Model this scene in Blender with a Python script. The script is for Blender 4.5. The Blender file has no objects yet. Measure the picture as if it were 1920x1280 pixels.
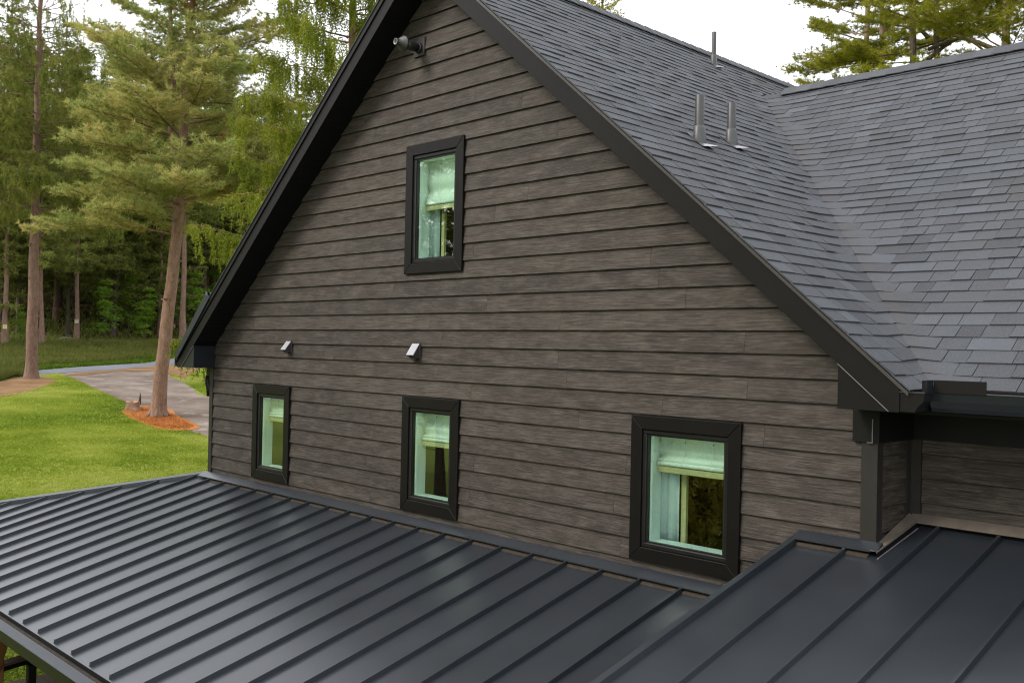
import bpy, bmesh, math, random
import numpy as np
from mathutils import Vector, Matrix

random.seed(7)
RNG = np.random.default_rng(7)
SC = bpy.context.scene
COL = SC.collection

# ------------------------------------------------------------------ camera, sky, sun, exposure
CAM_POS = (7.965, -6.604, 5.4394)
CAM_RIGHT = (0.698981, 0.714851, 0.02034)
CAM_FWD = (-0.715074, 0.699021, 0.006252)
CAM_UP = (-0.009749, -0.018915, 0.999774)
FPX = 1819.28 / 1920.0
cd = bpy.data.cameras.new('camera'); cam = bpy.data.objects.new('camera', cd); COL.objects.link(cam)
cd.sensor_width = 36.0; cd.lens = FPX * 36.0; cd.clip_start = 0.05; cd.clip_end = 3000
m3 = Matrix((CAM_RIGHT, CAM_UP, [-c for c in CAM_FWD])).transposed()
cam.matrix_world = Matrix.Translation(CAM_POS) @ m3.to_4x4()
SC.camera = cam

SUN_ELEV, SUN_AZ = math.radians(40), math.radians(206)      # azimuth clockwise from +y
W = bpy.data.worlds.new('World'); SC.world = W; W.use_nodes = True
wn = W.node_tree; wn.nodes.clear()
sky = wn.nodes.new('ShaderNodeTexSky'); sky.sky_type = 'NISHITA'; sky.sun_disc = False
sky.sun_elevation = SUN_ELEV; sky.sun_rotation = SUN_AZ
sky.air_density = 1.0; sky.dust_density = 3.0; sky.ozone_density = 1.0
hsv = wn.nodes.new('ShaderNodeHueSaturation'); hsv.inputs['Saturation'].default_value = 0.25
wn.links.new(sky.outputs[0], hsv.inputs['Color'])
mx = wn.nodes.new('ShaderNodeMixRGB'); mx.inputs[0].default_value = 0.72       # thick even cloud deck
wn.links.new(hsv.outputs[0], mx.inputs[1]); mx.inputs[2].default_value = (9.6, 9.8, 10.3, 1)
bg = wn.nodes.new('ShaderNodeBackground'); bg.inputs['Strength'].default_value = 0.12
wo = wn.nodes.new('ShaderNodeOutputWorld')
wn.links.new(mx.outputs[0], bg.inputs['Color']); wn.links.new(bg.outputs[0], wo.inputs['Surface'])

sl = bpy.data.lights.new('sun', 'SUN'); sl.energy = 1.4; sl.angle = math.radians(18); sl.color = (1.0, 0.95, 0.87)
sun = bpy.data.objects.new('sun', sl); COL.objects.link(sun)
sd = Vector((math.sin(SUN_AZ) * math.cos(SUN_ELEV), math.cos(SUN_AZ) * math.cos(SUN_ELEV), math.sin(SUN_ELEV)))
sun.rotation_euler = (-sd).to_track_quat('-Z', 'Y').to_euler(); sun.location = (0, 0, 60)

vs = SC.view_settings; vs.view_transform = 'Standard'; vs.look = 'None'; vs.gamma = 1; vs.use_curve_mapping = False
vs.exposure = 1.05
SC.cycles.max_bounces = 8; SC.cycles.transparent_max_bounces = 16
SC.cycles.use_denoising = True; SC.cycles.denoising_prefilter = 'ACCURATE'; SC.cycles.filter_width = 1.15; SC.cycles.sample_clamp_indirect = 4.0

# ------------------------------------------------------------------ material helpers
def nd(nt, typ, ins=None, **attrs):
    n = nt.nodes.new(typ)
    for k, v in attrs.items(): setattr(n, k, v)
    for k, v in (ins or {}).items():
        s = n.inputs[k]
        if hasattr(v, 'is_linked') or isinstance(v, bpy.types.NodeSocket): nt.links.new(v, s)
        else:
            if isinstance(v, (tuple, list)) and s.type == 'RGBA' and len(v) == 3: v = (*v, 1)
            s.default_value = v
    return n
def mat(name):
    m = bpy.data.materials.new(name); m.use_nodes = True; nt = m.node_tree; nt.nodes.clear()
    out = nd(nt, 'ShaderNodeOutputMaterial'); b = nd(nt, 'ShaderNodeBsdfPrincipled')
    nt.links.new(b.outputs[0], out.inputs[0]); return m, nt, b, out
def coords(nt, scale=(1, 1, 1)):
    tc = nd(nt, 'ShaderNodeTexCoord')
    return nd(nt, 'ShaderNodeMapping', {'Vector': tc.outputs['Object'], 'Scale': scale}).outputs[0]
def noise(nt, vec, scale, detail=3, rough=.55, dist=0):
    return nd(nt, 'ShaderNodeTexNoise', {'Vector': vec, 'Scale': scale, 'Detail': detail, 'Roughness': rough, 'Distortion': dist}).outputs['Fac']
def ramp(nt, fac, stops):
    r = nd(nt, 'ShaderNodeValToRGB', {'Fac': fac}); e = r.color_ramp.elements
    while len(e) < len(stops): e.new(0.5)
    for el, (p, c) in zip(e, stops): el.position = p; el.color = (*c, 1) if len(c) == 3 else c
    return r.outputs[0]
def mixc(nt, fac, a, b, mode='MIX'):
    return nd(nt, 'ShaderNodeMixRGB', {0: fac, 1: a, 2: b}, blend_type=mode).outputs[0]
def math_(nt, op, a, b=0.5):
    return nd(nt, 'ShaderNodeMath', {0: a, 1: b}, operation=op).outputs[0]
def bump(nt, bsdf, h, strength=.4, dist=.01):
    b = nd(nt, 'ShaderNodeBump', {'Height': h, 'Strength': strength, 'Distance': dist})
    nt.links.new(b.outputs[0], bsdf.inputs['Normal'])
def setb(nt, b, **kw):
    for k, v in kw.items():
        k = k.replace('_', ' ')
        s = b.inputs[k]
        if isinstance(v, bpy.types.NodeSocket): nt.links.new(v, s)
        else: s.default_value = (*v, 1) if isinstance(v, tuple) and len(v) == 3 and s.type == 'RGBA' else v
def grey(v): return (v, v, v)

MATS = {}
def simple(key, col, rough=.5, var=.12, scale=6, spec=.5, bumpk=0, metal=0.0, bscale=60):
    m, nt, b, o = mat(key); v = coords(nt)
    n = noise(nt, v, scale, 4)
    c = ramp(nt, n, [(.25, tuple(x * (1 - var) for x in col)), (.75, tuple(min(1, x * (1 + var)) for x in col))])
    setb(nt, b, Base_Color=c, Roughness=rough, Metallic=metal)
    b.inputs['Specular IOR Level'].default_value = spec
    if bumpk: bump(nt, b, noise(nt, v, bscale, 3), bumpk, .004)
    MATS[key] = m; return m

def rand_val(nt):
    oi = nd(nt, 'ShaderNodeObjectInfo').outputs['Random']
    ge = nd(nt, 'ShaderNodeNewGeometry').outputs['Random Per Island']
    return math_(nt, 'FRACT', math_(nt, 'ADD', math_(nt, 'MULTIPLY', oi, 7.31), math_(nt, 'MULTIPLY', ge, 13.7)), 0)

def mk_siding():
    m, nt, b, o = mat('weathered_siding')
    r = rand_val(nt)
    tc = nd(nt, 'ShaderNodeTexCoord').outputs['Object']
    sh = nd(nt, 'ShaderNodeCombineXYZ', {'X': math_(nt, 'MULTIPLY', r, 40.0), 'Y': 0.0, 'Z': math_(nt, 'MULTIPLY', r, 9.0)}).outputs[0]
    off = nd(nt, 'ShaderNodeVectorMath', {0: tc, 1: sh}, operation='ADD').outputs[0]
    def mp(s): return nd(nt, 'ShaderNodeMapping', {'Vector': off, 'Scale': s}).outputs[0]
    grain = noise(nt, mp((1.9, 1.9, 82)), 1.6, 5, .68, .8)
    fine = noise(nt, mp((3.5, 3.5, 150)), 1.5, 3, .65, .2)
    patch = noise(nt, mp((2.2, 2.2, 6)), 1.4, 5, .68, .3)
    base = ramp(nt, r, [(0, (.043, .0335, .0265)), (.3, (.059, .0465, .0365)), (.6, (.037, .029, .0228)), (.8, (.050, .040, .0318)), (1, (.070, .056, .0445))])
    c = mixc(nt, ramp(nt, patch, [(.42, grey(0)), (.72, grey(.6))]), base, (.135, .115, .096))
    c = mixc(nt, ramp(nt, grain, [(.38, grey(.92)), (.56, grey(0))]), c, (.018, .0135, .0105))
    c = mixc(nt, ramp(nt, fine, [(.55, grey(0)), (.8, grey(.65))]), c, (.20, .175, .15))
    setb(nt, b, Base_Color=c, Roughness=.72); b.inputs['Specular IOR Level'].default_value = .3
    bump(nt, b, math_(nt, 'ADD', grain, math_(nt, 'MULTIPLY', fine, .5)), .9, .004)
    MATS['siding'] = m
mk_siding()

def mk_shingle():
    m, nt, b, o = mat('asphalt_shingle'); v = coords(nt)
    r = rand_val(nt)
    base = ramp(nt, r, [(0, (.023, .0245, .0285)), (.25, (.035, .038, .0440)), (.5, (.046, .0505, .058)), (.75, (.031, .0325, .036)), (1, (.060, .0665, .0775))])
    g = noise(nt, v, 120, 3, .75); big = noise(nt, v, 1.3, 3)
    c = mixc(nt, ramp(nt, g, [(.4, grey(0)), (.75, grey(.55))]), base, (.115, .122, .135))
    c = mixc(nt, ramp(nt, g, [(.25, grey(.5)), (.45, grey(0))]), c, (.013, .013, .015))
    c = mixc(nt, ramp(nt, big, [(.35, grey(0)), (.7, grey(.25))]), c, (.050, .043, .040))
    sx = nd(nt, 'ShaderNodeSeparateXYZ', {0: nd(nt, 'ShaderNodeTexCoord').outputs['Object']})
    dv_ = math_(nt, 'SUBTRACT', math_(nt, 'ADD', math_(nt, 'MULTIPLY', sx.outputs[0], .843), math_(nt, 'MULTIPLY', sx.outputs[1], .738)), 4.46)
    dn_ = math_(nt, 'ADD', math_(nt, 'ABSOLUTE', dv_, 0), math_(nt, 'MULTIPLY', noise(nt, v, 9, 3), .22))
    c = mixc(nt, ramp(nt, dn_, [(.09, grey(.28)), (.20, grey(0))]), c, (.055, .044, .039))
    setb(nt, b, Base_Color=c, Roughness=.8); b.inputs['Specular IOR Level'].default_value = .35
    bump(nt, b, g, .5, .003)
    MATS['shingle'] = m
mk_shingle()

def mk_metal_roof():
    m, nt, b, o = mat('painted_metal_roof'); v = coords(nt)
    n = noise(nt, v, 1.1, 4, .6); sp = noise(nt, v, 60, 3, .7)
    c = ramp(nt, n, [(.3, (.0135, .0165, .0205)), (.7, (.0185, .0225, .0275))])
    c = mixc(nt, ramp(nt, sp, [(.66, grey(0)), (.76, grey(.6))]), c, (.06, .066, .075))
    rg = ramp(nt, n, [(.3, grey(.32)), (.7, grey(.38))])
    setb(nt, b, Base_Color=c, Roughness=rg); b.inputs['Specular IOR Level'].default_value = .85
    b.inputs['Coat Weight'].default_value = .12; b.inputs['Coat Roughness'].default_value = .3
    wob = noise(nt, coords(nt, (3, .8, 1)), 1.0, 2)
    bump(nt, b, wob, .05, .02)
    MATS['metal_roof'] = m
mk_metal_roof()

simple('black_trim', (.007, .0064, .006), .5, .15, 5, .22)
simple('rake_metal', (.0085, .0076, .0068), .5, .1, 3, .15)
simple('rake_edge', (.045, .040, .036), .4, .1, 3)
simple('soffit_black', (.004, .004, .0048), .5, .1, 5, .25)
simple('blue_black', (.009, .0115, .015), .38, .1, 4, .35)
simple('window_black', (.0052, .0043, .0037), .46, .2, 8, .2)
simple('sash_black', (.012, .0115, .0115), .30, .15, 9, .4)
simple('white_trim', (.90, .93, .91), .45, .04, 5)
simple('linen', (.88, .87, .80), .85, .1, 40, .2, .3, 0, 300)
simple('pale_wood', (.60, .49, .25), .5, .12, 12)
simple('curtain_cloth', (.72, .75, .78), .9, .06, 10, .2)
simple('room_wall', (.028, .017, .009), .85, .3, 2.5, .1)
simple('tan_foam', (.046, .035, .025), .9, .35, 14, .2, .3)
simple('diverter_grey', (.017, .022, .027), .4, .1, 4, .4)
simple('gutter_cover', (.060, .065, .074), .42, .1, 4)
simple('olive_black', (.014, .0145, .010), .45, .15, 6)
simple('corner_trim', (.022, .019, .0165), .5, .12, 6, .35)
simple('caulk', (.15, .15, .14), .5, .08, 10)
simple('vent_plastic', (.34, .325, .35), .35, .08, 12)
simple('vent_dark', (.018, .0165, .016), .45, .1, 10)
simple('pvc_grey', (.034, .0325, .032), .45, .12, 10)
simple('lead_grey', (.045, .044, .045), .45, .15, 14)
simple('lead_light', (.22, .205, .22), .35, .08, 14)
simple('dusty_flash', (.115, .094, .075), .7, .25, 9, .3)
simple('stove_pipe', (.034, .031, .029), .42, .2, 14)
simple('deck_wood', (.12, .078, .06), .7, .2, 3, .3)
simple('cedar_post', (.13, .062, .02), .6, .25, 3, .3)
simple('posted_sign', (.55, .48, .2), .6, .06, 10)
simple('sign_white', (.45, .44, .32), .6, .06, 10)
simple('stump_wood', (.32, .18, .10), .85, .3, 9, .2, .4)

def mk_glass():
    m, nt, b, o = mat('tinted_glass'); nt.nodes.remove(b)
    t = nd(nt, 'ShaderNodeBsdfTransparent', {'Color': (.80, 1.0, .90)})
    g = nd(nt, 'ShaderNodeBsdfGlossy', {'Color': (.9, .95, .85), 'Roughness': .01})
    f = nd(nt, 'ShaderNodeFresnel', {'IOR': 1.62}).outputs[0]
    mx = nd(nt, 'ShaderNodeMixShader', {0: math_(nt, 'ADD', math_(nt, 'MULTIPLY', f, .3), .20), 1: t.outputs[0], 2: g.outputs[0]})
    nt.links.new(mx.outputs[0], o.inputs[0]); MATS['glass'] = m
mk_glass()

def mk_bark(key, a, bcol, sc=7, stretch=.35):
    m, nt, b, o = mat(key); v = coords(nt, (1, 1, stretch))
    n = noise(nt, v, sc, 5, .65, .4); f = noise(nt, v, sc * 5, 3)
    c = ramp(nt, n, [(.3, a), (.7, bcol)])
    c = mixc(nt, ramp(nt, f, [(.3, grey(.5)), (.55, grey(0))]), c, tuple(x * .4 for x in a))
    setb(nt, b, Base_Color=c, Roughness=.9); b.inputs['Specular IOR Level'].default_value = .15
    bump(nt, b, math_(nt, 'ADD', n, math_(nt, 'MULTIPLY', f, .4)), .9, .05); MATS[key] = m
mk_bark('bark_pine', (.155, .09, .058), (.28, .178, .125))
mk_bark('bark_spruce', (.13, .078, .056), (.235, .15, .11))
mk_bark('bark_grey', (.11, .092, .077), (.24, .21, .18))
mk_bark('bark_dark', (.055, .04, .031), (.11, .084, .066))
mk_bark('bark_tan', (.17, .12, .078), (.29, .215, .15))

def mk_leaf(key, stops, trans=.35, scale=.55, orange=0.0, amp=.9, isl_k=.34):
    """foliage: hue wanders over the crown with a soft noise and from clump to clump"""
    m, nt, b, o = mat(key); v = coords(nt)
    n = noise(nt, v, scale, 4, .6)
    isl = nd(nt, 'ShaderNodeNewGeometry').outputs['Random Per Island']
    oi = nd(nt, 'ShaderNodeObjectInfo').outputs['Random']
    f = math_(nt, 'ADD', math_(nt, 'MULTIPLY', n, amp), math_(nt, 'ADD', math_(nt, 'MULTIPLY', isl, isl_k), math_(nt, 'MULTIPLY', oi, .16)))
    f = math_(nt, 'SUBTRACT', f, .2 + (amp - .9) * .5)
    c = ramp(nt, f, stops)
    if orange:
        n2 = noise(nt, v, scale * 1.7, 2, .5)
        c = mixc(nt, ramp(nt, n2, [(.70, grey(0)), (.76, grey(orange))]), c, (.30, .12, .035))
    nt.nodes.remove(b)
    d = nd(nt, 'ShaderNodeBsdfDiffuse', {'Color': c}); t = nd(nt, 'ShaderNodeBsdfTranslucent', {'Color': c})
    mx = nd(nt, 'ShaderNodeMixShader', {0: trans, 1: d.outputs[0], 2: t.outputs[0]})
    nt.links.new(mx.outputs[0], o.inputs[0]); MATS[key] = m
mk_leaf('leaf_pine', [(.12, (.10, .17, .055)), (.34, (.22, .29, .085)), (.54, (.36, .375, .11)), (.80, (.55, .43, .17))], .4, .42, .8)
mk_leaf('leaf_spruce', [(.15, (.085, .115, .027)), (.5, (.20, .215, .048)), (.9, (.34, .31, .075))], .35, .6)
mk_leaf('leaf_weeping', [(.15, (.075, .11, .014)), (.5, (.20, .235, .028)), (.9, (.40, .385, .055))], .45, .5)
mk_leaf('leaf_bright', [(.15, (.11, .14, .014)), (.5, (.245, .245, .026)), (.9, (.42, .37, .05))], .45, .45, .35)
mk_leaf('leaf_forest', [(.15, (.060, .088, .020)), (.5, (.155, .180, .042)), (.9, (.30, .285, .08))], .35, .4)
mk_leaf('leaf_sapling', [(.15, (.075, .16, .022)), (.5, (.18, .31, .034)), (.9, (.34, .43, .05))], .5, .6)
mk_leaf('leaf_fern', [(.15, (.055, .075, .018)), (.5, (.11, .125, .03)), (.9, (.19, .165, .05))], .3, .5)
mk_leaf('leaf_rust', [(.15, (.14, .045, .012)), (.5, (.30, .11, .03)), (.9, (.46, .22, .08))], .2, .8)
mk_leaf('leaf_gold', [(.15, (.14, .14, .02)), (.5, (.36, .31, .05)), (.9, (.60, .46, .10))], .4, .8)
mk_leaf('leaf_verge', [(.15, (.035, .065, .010)), (.5, (.075, .125, .016)), (.9, (.15, .20, .03))], .35, .5)
mk_leaf('leaf_grass', [(.08, (.085, .15, .012)), (.32, (.19, .255, .024)), (.52, (.33, .37, .055)), (.80, (.50, .50, .17))], .45, .17, 0, 2.0, .22)

def mk_ground(key, stops, big, fine, bumpk=.5, extra=None):
    m, nt, b, o = mat(key); v = coords(nt)
    n = noise(nt, v, big, 4, .6); f = noise(nt, v, fine, 4, .7)
    c = ramp(nt, math_(nt, 'ADD', math_(nt, 'MULTIPLY', n, .75), math_(nt, 'MULTIPLY', f, .35)), stops)
    if extra:
        k = noise(nt, v, extra[0], 3, .6)
        c = mixc(nt, ramp(nt, k, [(extra[1], grey(0)), (extra[1] + .12, grey(extra[3]))]), c, extra[2])
    setb(nt, b, Base_Color=c, Roughness=.95); b.inputs['Specular IOR Level'].default_value = .1
    bump(nt, b, f, bumpk, .03); MATS[key] = m
mk_ground('lawn_ground', [(.25, (.075, .112, .012)), (.5, (.135, .175, .022)), (.8, (.23, .25, .045))], .16, 9, .6)
mk_ground('gravel_ground', [(.2, (.066, .048, .038)), (.5, (.138, .106, .086)), (.8, (.26, .215, .185))], .5, 9, .9, (.9, .56, (.28, .24, .21), .7))
mk_ground('asphalt_ground', [(.2, (.10, .105, .115)), (.8, (.155, .162, .178))], .4, 20, .3)
mk_ground('needle_ground', [(.2, (.17, .050, .010)), (.5, (.31, .105, .026)), (.8, (.45, .19, .062))], .6, 16, .8)
mk_ground('litter_ground', [(.2, (.085, .046, .021)), (.5, (.165, .092, .045)), (.8, (.25, .165, .085))], .7, 12, .8)
mk_ground('forest_ground', [(.2, (.020, .012, .008)), (.5, (.045, .026, .017)), (.85, (.09, .055, .036))], .5, 7, .8)

# ------------------------------------------------------------------ mesh helpers
class MB:
    def __init__(s): s.v = []; s.f = []
    def add(s, vs, fs):
        o = len(s.v); s.v += [tuple(p) for p in vs]; s.f += [tuple(i + o for i in f) for f in fs]; return s
    def hexa(s, p):            # bottom 4 ccw, top 4 ccw
        return s.add(p, [(3, 2, 1, 0), (4, 5, 6, 7), (0, 1, 5, 4), (1, 2, 6, 5), (2, 3, 7, 6), (3, 0, 4, 7)])
    def box(s, x0, x1, y0, y1, z0, z1):
        return s.hexa([(x0, y0, z0), (x1, y0, z0), (x1, y1, z0), (x0, y1, z0), (x0, y0, z1), (x1, y0, z1), (x1, y1, z1), (x0, y1, z1)])
    def prism(s, poly, axis, a, b):
        """poly: 2-D points; axis 'y': (x,z) extruded y a..b; 'x': (y,z); 'z': (x,y)"""
        def P(p, t): return {'y': (p[0], t, p[1]), 'x': (t, p[0], p[1]), 'z': (p[0], p[1], t)}[axis]
        n = len(poly)
        return s.add([P(p, a) for p in poly] + [P(p, b) for p in poly],
                     [tuple(range(n)), tuple(range(2 * n - 1, n - 1, -1))] + [(i, i + n, (i + 1) % n + n, (i + 1) % n) for i in range(n)])
    def tube(s, pts, rad, n=8, caps=True):
        pts = [Vector(p) for p in pts]; o = len(s.v); ref = None
        for i, p in enumerate(pts):
            d = (pts[min(i + 1, len(pts) - 1)] - pts[max(i - 1, 0)]).normalized()
            if ref is None: ref = d.orthogonal().normalized()
            u = (ref - d * ref.dot(d)).normalized(); ref = u; w = d.cross(u)
            for k in range(n):
                a = 2 * math.pi * k / n; s.v.append(tuple(p + (u * math.cos(a) + w * math.sin(a)) * rad[i]))
        for i in range(len(pts) - 1):
            for k in range(n):
                s.f.append((o + i * n + k, o + i * n + (k + 1) % n, o + (i + 1) * n + (k + 1) % n, o + (i + 1) * n + k))
        if caps:
            s.f.append(tuple(o + k for k in range(n - 1, -1, -1))); e = o + (len(pts) - 1) * n; s.f.append(tuple(e + k for k in range(n)))
        return s
    def mesh(s, name, m, smooth=False):
        me = bpy.data.meshes.new(name); me.from_pydata(s.v, [], s.f)
        if m: me.materials.append(MATS[m])
        bm = bmesh.new(); bm.from_mesh(me); bmesh.ops.recalc_face_normals(bm, faces=bm.faces); bm.to_mesh(me); bm.free()
        if smooth: me.shade_smooth()
        return me
    def build(s, name, m, parent=None, smooth=False, bev=0):
        o = bpy.data.objects.new(name, s.mesh(name, m, smooth)); COL.objects.link(o)
        if parent: o.parent = parent
        if bev:
            md = o.modifiers.new('edge', 'BEVEL'); md.width = bev; md.segments = 1; md.limit_method = 'ANGLE'; md.angle_limit = math.radians(40)
        return o
def tag(o, label=None, cat=None, group=None, kind=None):
    for k, v in (('label', label), ('category', cat), ('group', group), ('kind', kind)):
        if v: o[k] = v
    return o
def empty(name, loc, label=None, cat=None, group=None):
    o = bpy.data.objects.new(name, None); COL.objects.link(o); o.location = loc; o.empty_display_size = .3
    return tag(o, label, cat, group)
def rect_minus(r, holes):
    """axis-aligned rectangle (x0,x1,z0,z1) minus rectangles"""
    out = [r]
    for h in holes:
        nxt = []
        for (a, b, c, d) in out:
            if h[0] >= b or h[1] <= a or h[2] >= d or h[3] <= c: nxt.append((a, b, c, d)); continue
            if h[0] > a: nxt.append((a, h[0], c, d))
            if h[1] < b: nxt.append((h[1], b, c, d))
            x0, x1 = max(a, h[0]), min(b, h[1])
            if h[2] > c: nxt.append((x0, x1, c, h[2]))
            if h[3] < d: nxt.append((x0, x1, h[3], d))
        out = nxt
    return out
def project(p):
    d = Vector(p) - Vector(CAM_POS); z = d.dot(Vector(CAM_FWD))
    if z < .1: return None
    return 512 + FPX * 1024 * d.dot(Vector(CAM_RIGHT)) / z, 341 - FPX * 1024 * d.dot(Vector(CAM_UP)) / z

# ------------------------------------------------------------------ terrain: rises from the house lawn to a road and a wooded slope
SITE_A = math.radians(68.0)
SU = (-math.sin(SITE_A), math.cos(SITE_A)); SV = (math.cos(SITE_A), math.sin(SITE_A)); SO = (7.965, -6.604)
KT = [-700, 0, 19, 25, 33, 45, 52, 58, 64, 70, 77, 82, 88, 96, 105, 120, 160, 230, 320, 900]
KZ = [0, 0, 0, .69, 1.49, 2.09, 2.69, 3.14, 3.42, 3.59, 3.72, 4.14, 4.84, 5.24, 7.4, 11.5, 25.5, 45, 60, 60]
def gz_t(t):
    f = math.floor(t); a, b = np.interp([f, f + 1], KT, KZ); return float(a + (b - a) * (t - f))
def site(t, v): return SO[0] + t * SU[0] + v * SV[0], SO[1] + t * SU[1] + v * SV[1]
def gpt(t, v, dz=0): x, y = site(t, v); return (x, y, gz_t(t) + dz)
def g_xy(x, y): return gz_t((x - SO[0]) * SU[0] + (y - SO[1]) * SU[1])

tl = [-700, -300, -100, -40, -10] + [float(i) for i in range(0, 125)] + [130., 140, 150, 160, 180, 200, 230, 280, 320, 500, 900]
vl = [-800, -300, -120, -60, -30, -15, 0, 15, 30, 60, 120, 300, 800]
g = MB(); nv = len(vl)
for t in tl:
    for v in vl: g.v.append(gpt(t, v))
for i in range(len(tl) - 1):
    for j in range(nv - 1): g.f.append((i * nv + j, i * nv + j + 1, (i + 1) * nv + j + 1, (i + 1) * nv + j))
tag(g.build('lawn', 'lawn_ground'), kind='structure')

def sheet(name, poly, dz, m, jitter=.12, step=.5, smooth=True):
    """a sheet lying on the terrain; ragged outline, cut along the terrain's rows so it follows every slope"""
    pts = []; n = len(poly); rr = random.Random(name)
    for i in range(n):
        p_, a, b, c_ = (Vector(poly[(i + j) % n]) for j in (-1, 0, 1, 2)); k = max(1, int((b - a).length / step))
        if k > 400: k = 1
        for q in range(k):
            u = q / k
            p = .5 * (2 * a + (b - p_) * u + (2 * p_ - 5 * a + 4 * b - c_) * u * u + (3 * a - p_ - 3 * b + c_) * u ** 3) if smooth else a.lerp(b, u)
            pts.append((p.x + rr.uniform(-jitter, jitter), p.y + rr.uniform(-jitter, jitter)))
    bm = bmesh.new(); bm.faces.new([bm.verts.new((p[0], p[1], 0)) for p in pts])
    t0, t1 = min(p[0] for p in pts), max(p[0] for p in pts)
    for t in range(math.ceil(t0), math.floor(t1) + 1):
        bmesh.ops.bisect_plane(bm, geom=bm.verts[:] + bm.edges[:] + bm.faces[:], plane_co=(t, 0, 0), plane_no=(1, 0, 0))
    bmesh.ops.triangulate(bm, faces=bm.faces)
    for v in bm.verts: v.co = gpt(v.co.x, v.co.y, dz)
    bmesh.ops.recalc_face_normals(bm, faces=bm.faces)
    me = bpy.data.meshes.new(name); bm.to_mesh(me); bm.free(); me.materials.append(MATS[m])
    if me.polygons and me.polygons[0].normal.z < 0: me.flip_normals()
    o = bpy.data.objects.new(name, me); COL.objects.link(o); return tag(o, kind='structure')
FLOOR_EDGE = [(84.5, -120), (85, -40), (85.5, -12), (86, -8.2), (87.2, -4.5), (93.3, -.5), (96.7, 5.5), (101, 14), (112, 40), (130, 120)]
sheet('forest_floor', FLOOR_EDGE + [(320, 160), (320, -160)], .012, 'forest_ground', .25, 1.0, False)
sheet('gravel_driveway', [(61.1, -2.4), (54.2, -.75), (48.5, .94), (43.5, 1.95), (38.6, 3.6), (33, 8.2), (28, 12.5), (31, 18), (38, 13.5), (44, 8.6), (51.1, 4.54), (54.7, 4.03), (57.7, 3.7), (61.5, 3.2), (68.3, 3.3), (66.4, -.1), (62.8, -2.9)], .006, 'gravel_ground', .14)
sheet('road', [(40, -40), (52, -16), (58, -8), (61.2, -4.3), (62.6, -3.4), (66.4, -.2), (74.6, 4.2), (79.5, 7.8), (95, 22), (120, 50), (124, 46), (99, 17), (83, 6.3), (80.6, 4.5), (72.5, -.4), (66.4, -3.7), (63.6, -5.0), (59, -9), (55, -16), (43, -42)], .016, 'asphalt_ground', .03, .8)
sheet('needle_bed', [(46.9, .45), (43.6, 1.0), (41.1, 1.75), (40.6, 2.8), (41.6, 3.35), (45.2, 2.75), (47.4, 2.4), (48.2, 1.3)], .022, 'needle_ground', .09, .25)
sheet('needle_litter', [(51.0, -9), (51.4, -4.8), (52.4, -4.05), (54.6, -3.4), (57.6, -2.75), (61, -3.6), (60, -5), (57.5, -5.5), (57, -9)], .020, 'litter_ground', .1, .4)
sheet('verge_litter', [(62.0, -2.5), (66.8, .2), (74, 4.2), (72, 5.6), (66, 5.0), (62.3, 4.3), (59.5, 3.9), (62.8, 3.3), (65.6, 2.2), (64.6, .2), (61.4, -1.8)], .024, 'litter_ground', .12, .4)

# ------------------------------------------------------------------ the house
SOFF, SLOPE, HALF = 9.40, .843, 4.885            # soffit apex height, main pitch, half the gable wall
ROOF = 9.66                                       # apex of the shingle plane
CE, CS = 5.215, .738                              # cross wing eave height and pitch
COURSE = .1778; Z0 = 8.1
house = empty('house', (0, 0, 0), 'dark brown lap sided house with a steep gable, shingled roofs and black metal porch roofs', 'house')
WIN = [(-3.655, -2.752, 3.660, 4.886), (-.445, .487, 3.660, 4.886), (2.737, 3.818, 3.660, 4.886), (-.460, .487, 6.215, 7.610)]
TRIM = .115; SASH = .052
def glass_rect(w): k = TRIM + SASH; return (w[0] + k, w[1] - k, w[2] + k, w[3] - k)
HOLES = [(w[0] + .06, w[1] - .06, w[2] + .06, w[3] - .06) for w in WIN]
def soff_x(z): return (SOFF - z) / SLOPE

# framing wall behind the boards (also carries the openings)
wc = MB()
rows = range(-7, 46)
for i in rows:
    zb = Z0 - (i) * COURSE; zt = zb + COURSE
    if zb < .02: break
    xr = min(HALF, soff_x(zt) + .0); xr0 = min(HALF, soff_x(zb))
    if xr <= .02:
        continue
    for r in rect_minus((-xr, xr, zb, zt), HOLES): wc.box(r[0], r[1], .0, .15, r[2], r[3])
wc.build('framing_wall', 'black_trim', house)

def board(mb, x0, x1, z0, z1, zb, zt, y=0.0, axis='y', slant0=0, slant1=0):
    """one lap board piece; front leans from 22 mm proud at the butt zb to 4 mm at the top zt"""
    def fy(z): return -.024 + (z - zb) / (zt - zb) * .020
    p = []
    for yy in ('f', 'b'):
        for (x, z) in ((x0, z0), (x1, z0), (x1 + slant1, z1), (x0 + slant0, z1)):
            p.append((x, fy(z) if yy == 'f' else 0.0, z))
    if axis == 'y': q = [(a, b + y, c) for a, b, c in p]
    else: q = [(y - b, a, c) for a, b, c in p]          # faces +x
    mb.add(q, [(0, 1, 2, 3), (7, 6, 5, 4), (0, 4, 5, 1), (1, 5, 6, 2), (2, 6, 7, 3), (3, 7, 4, 0)])

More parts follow.
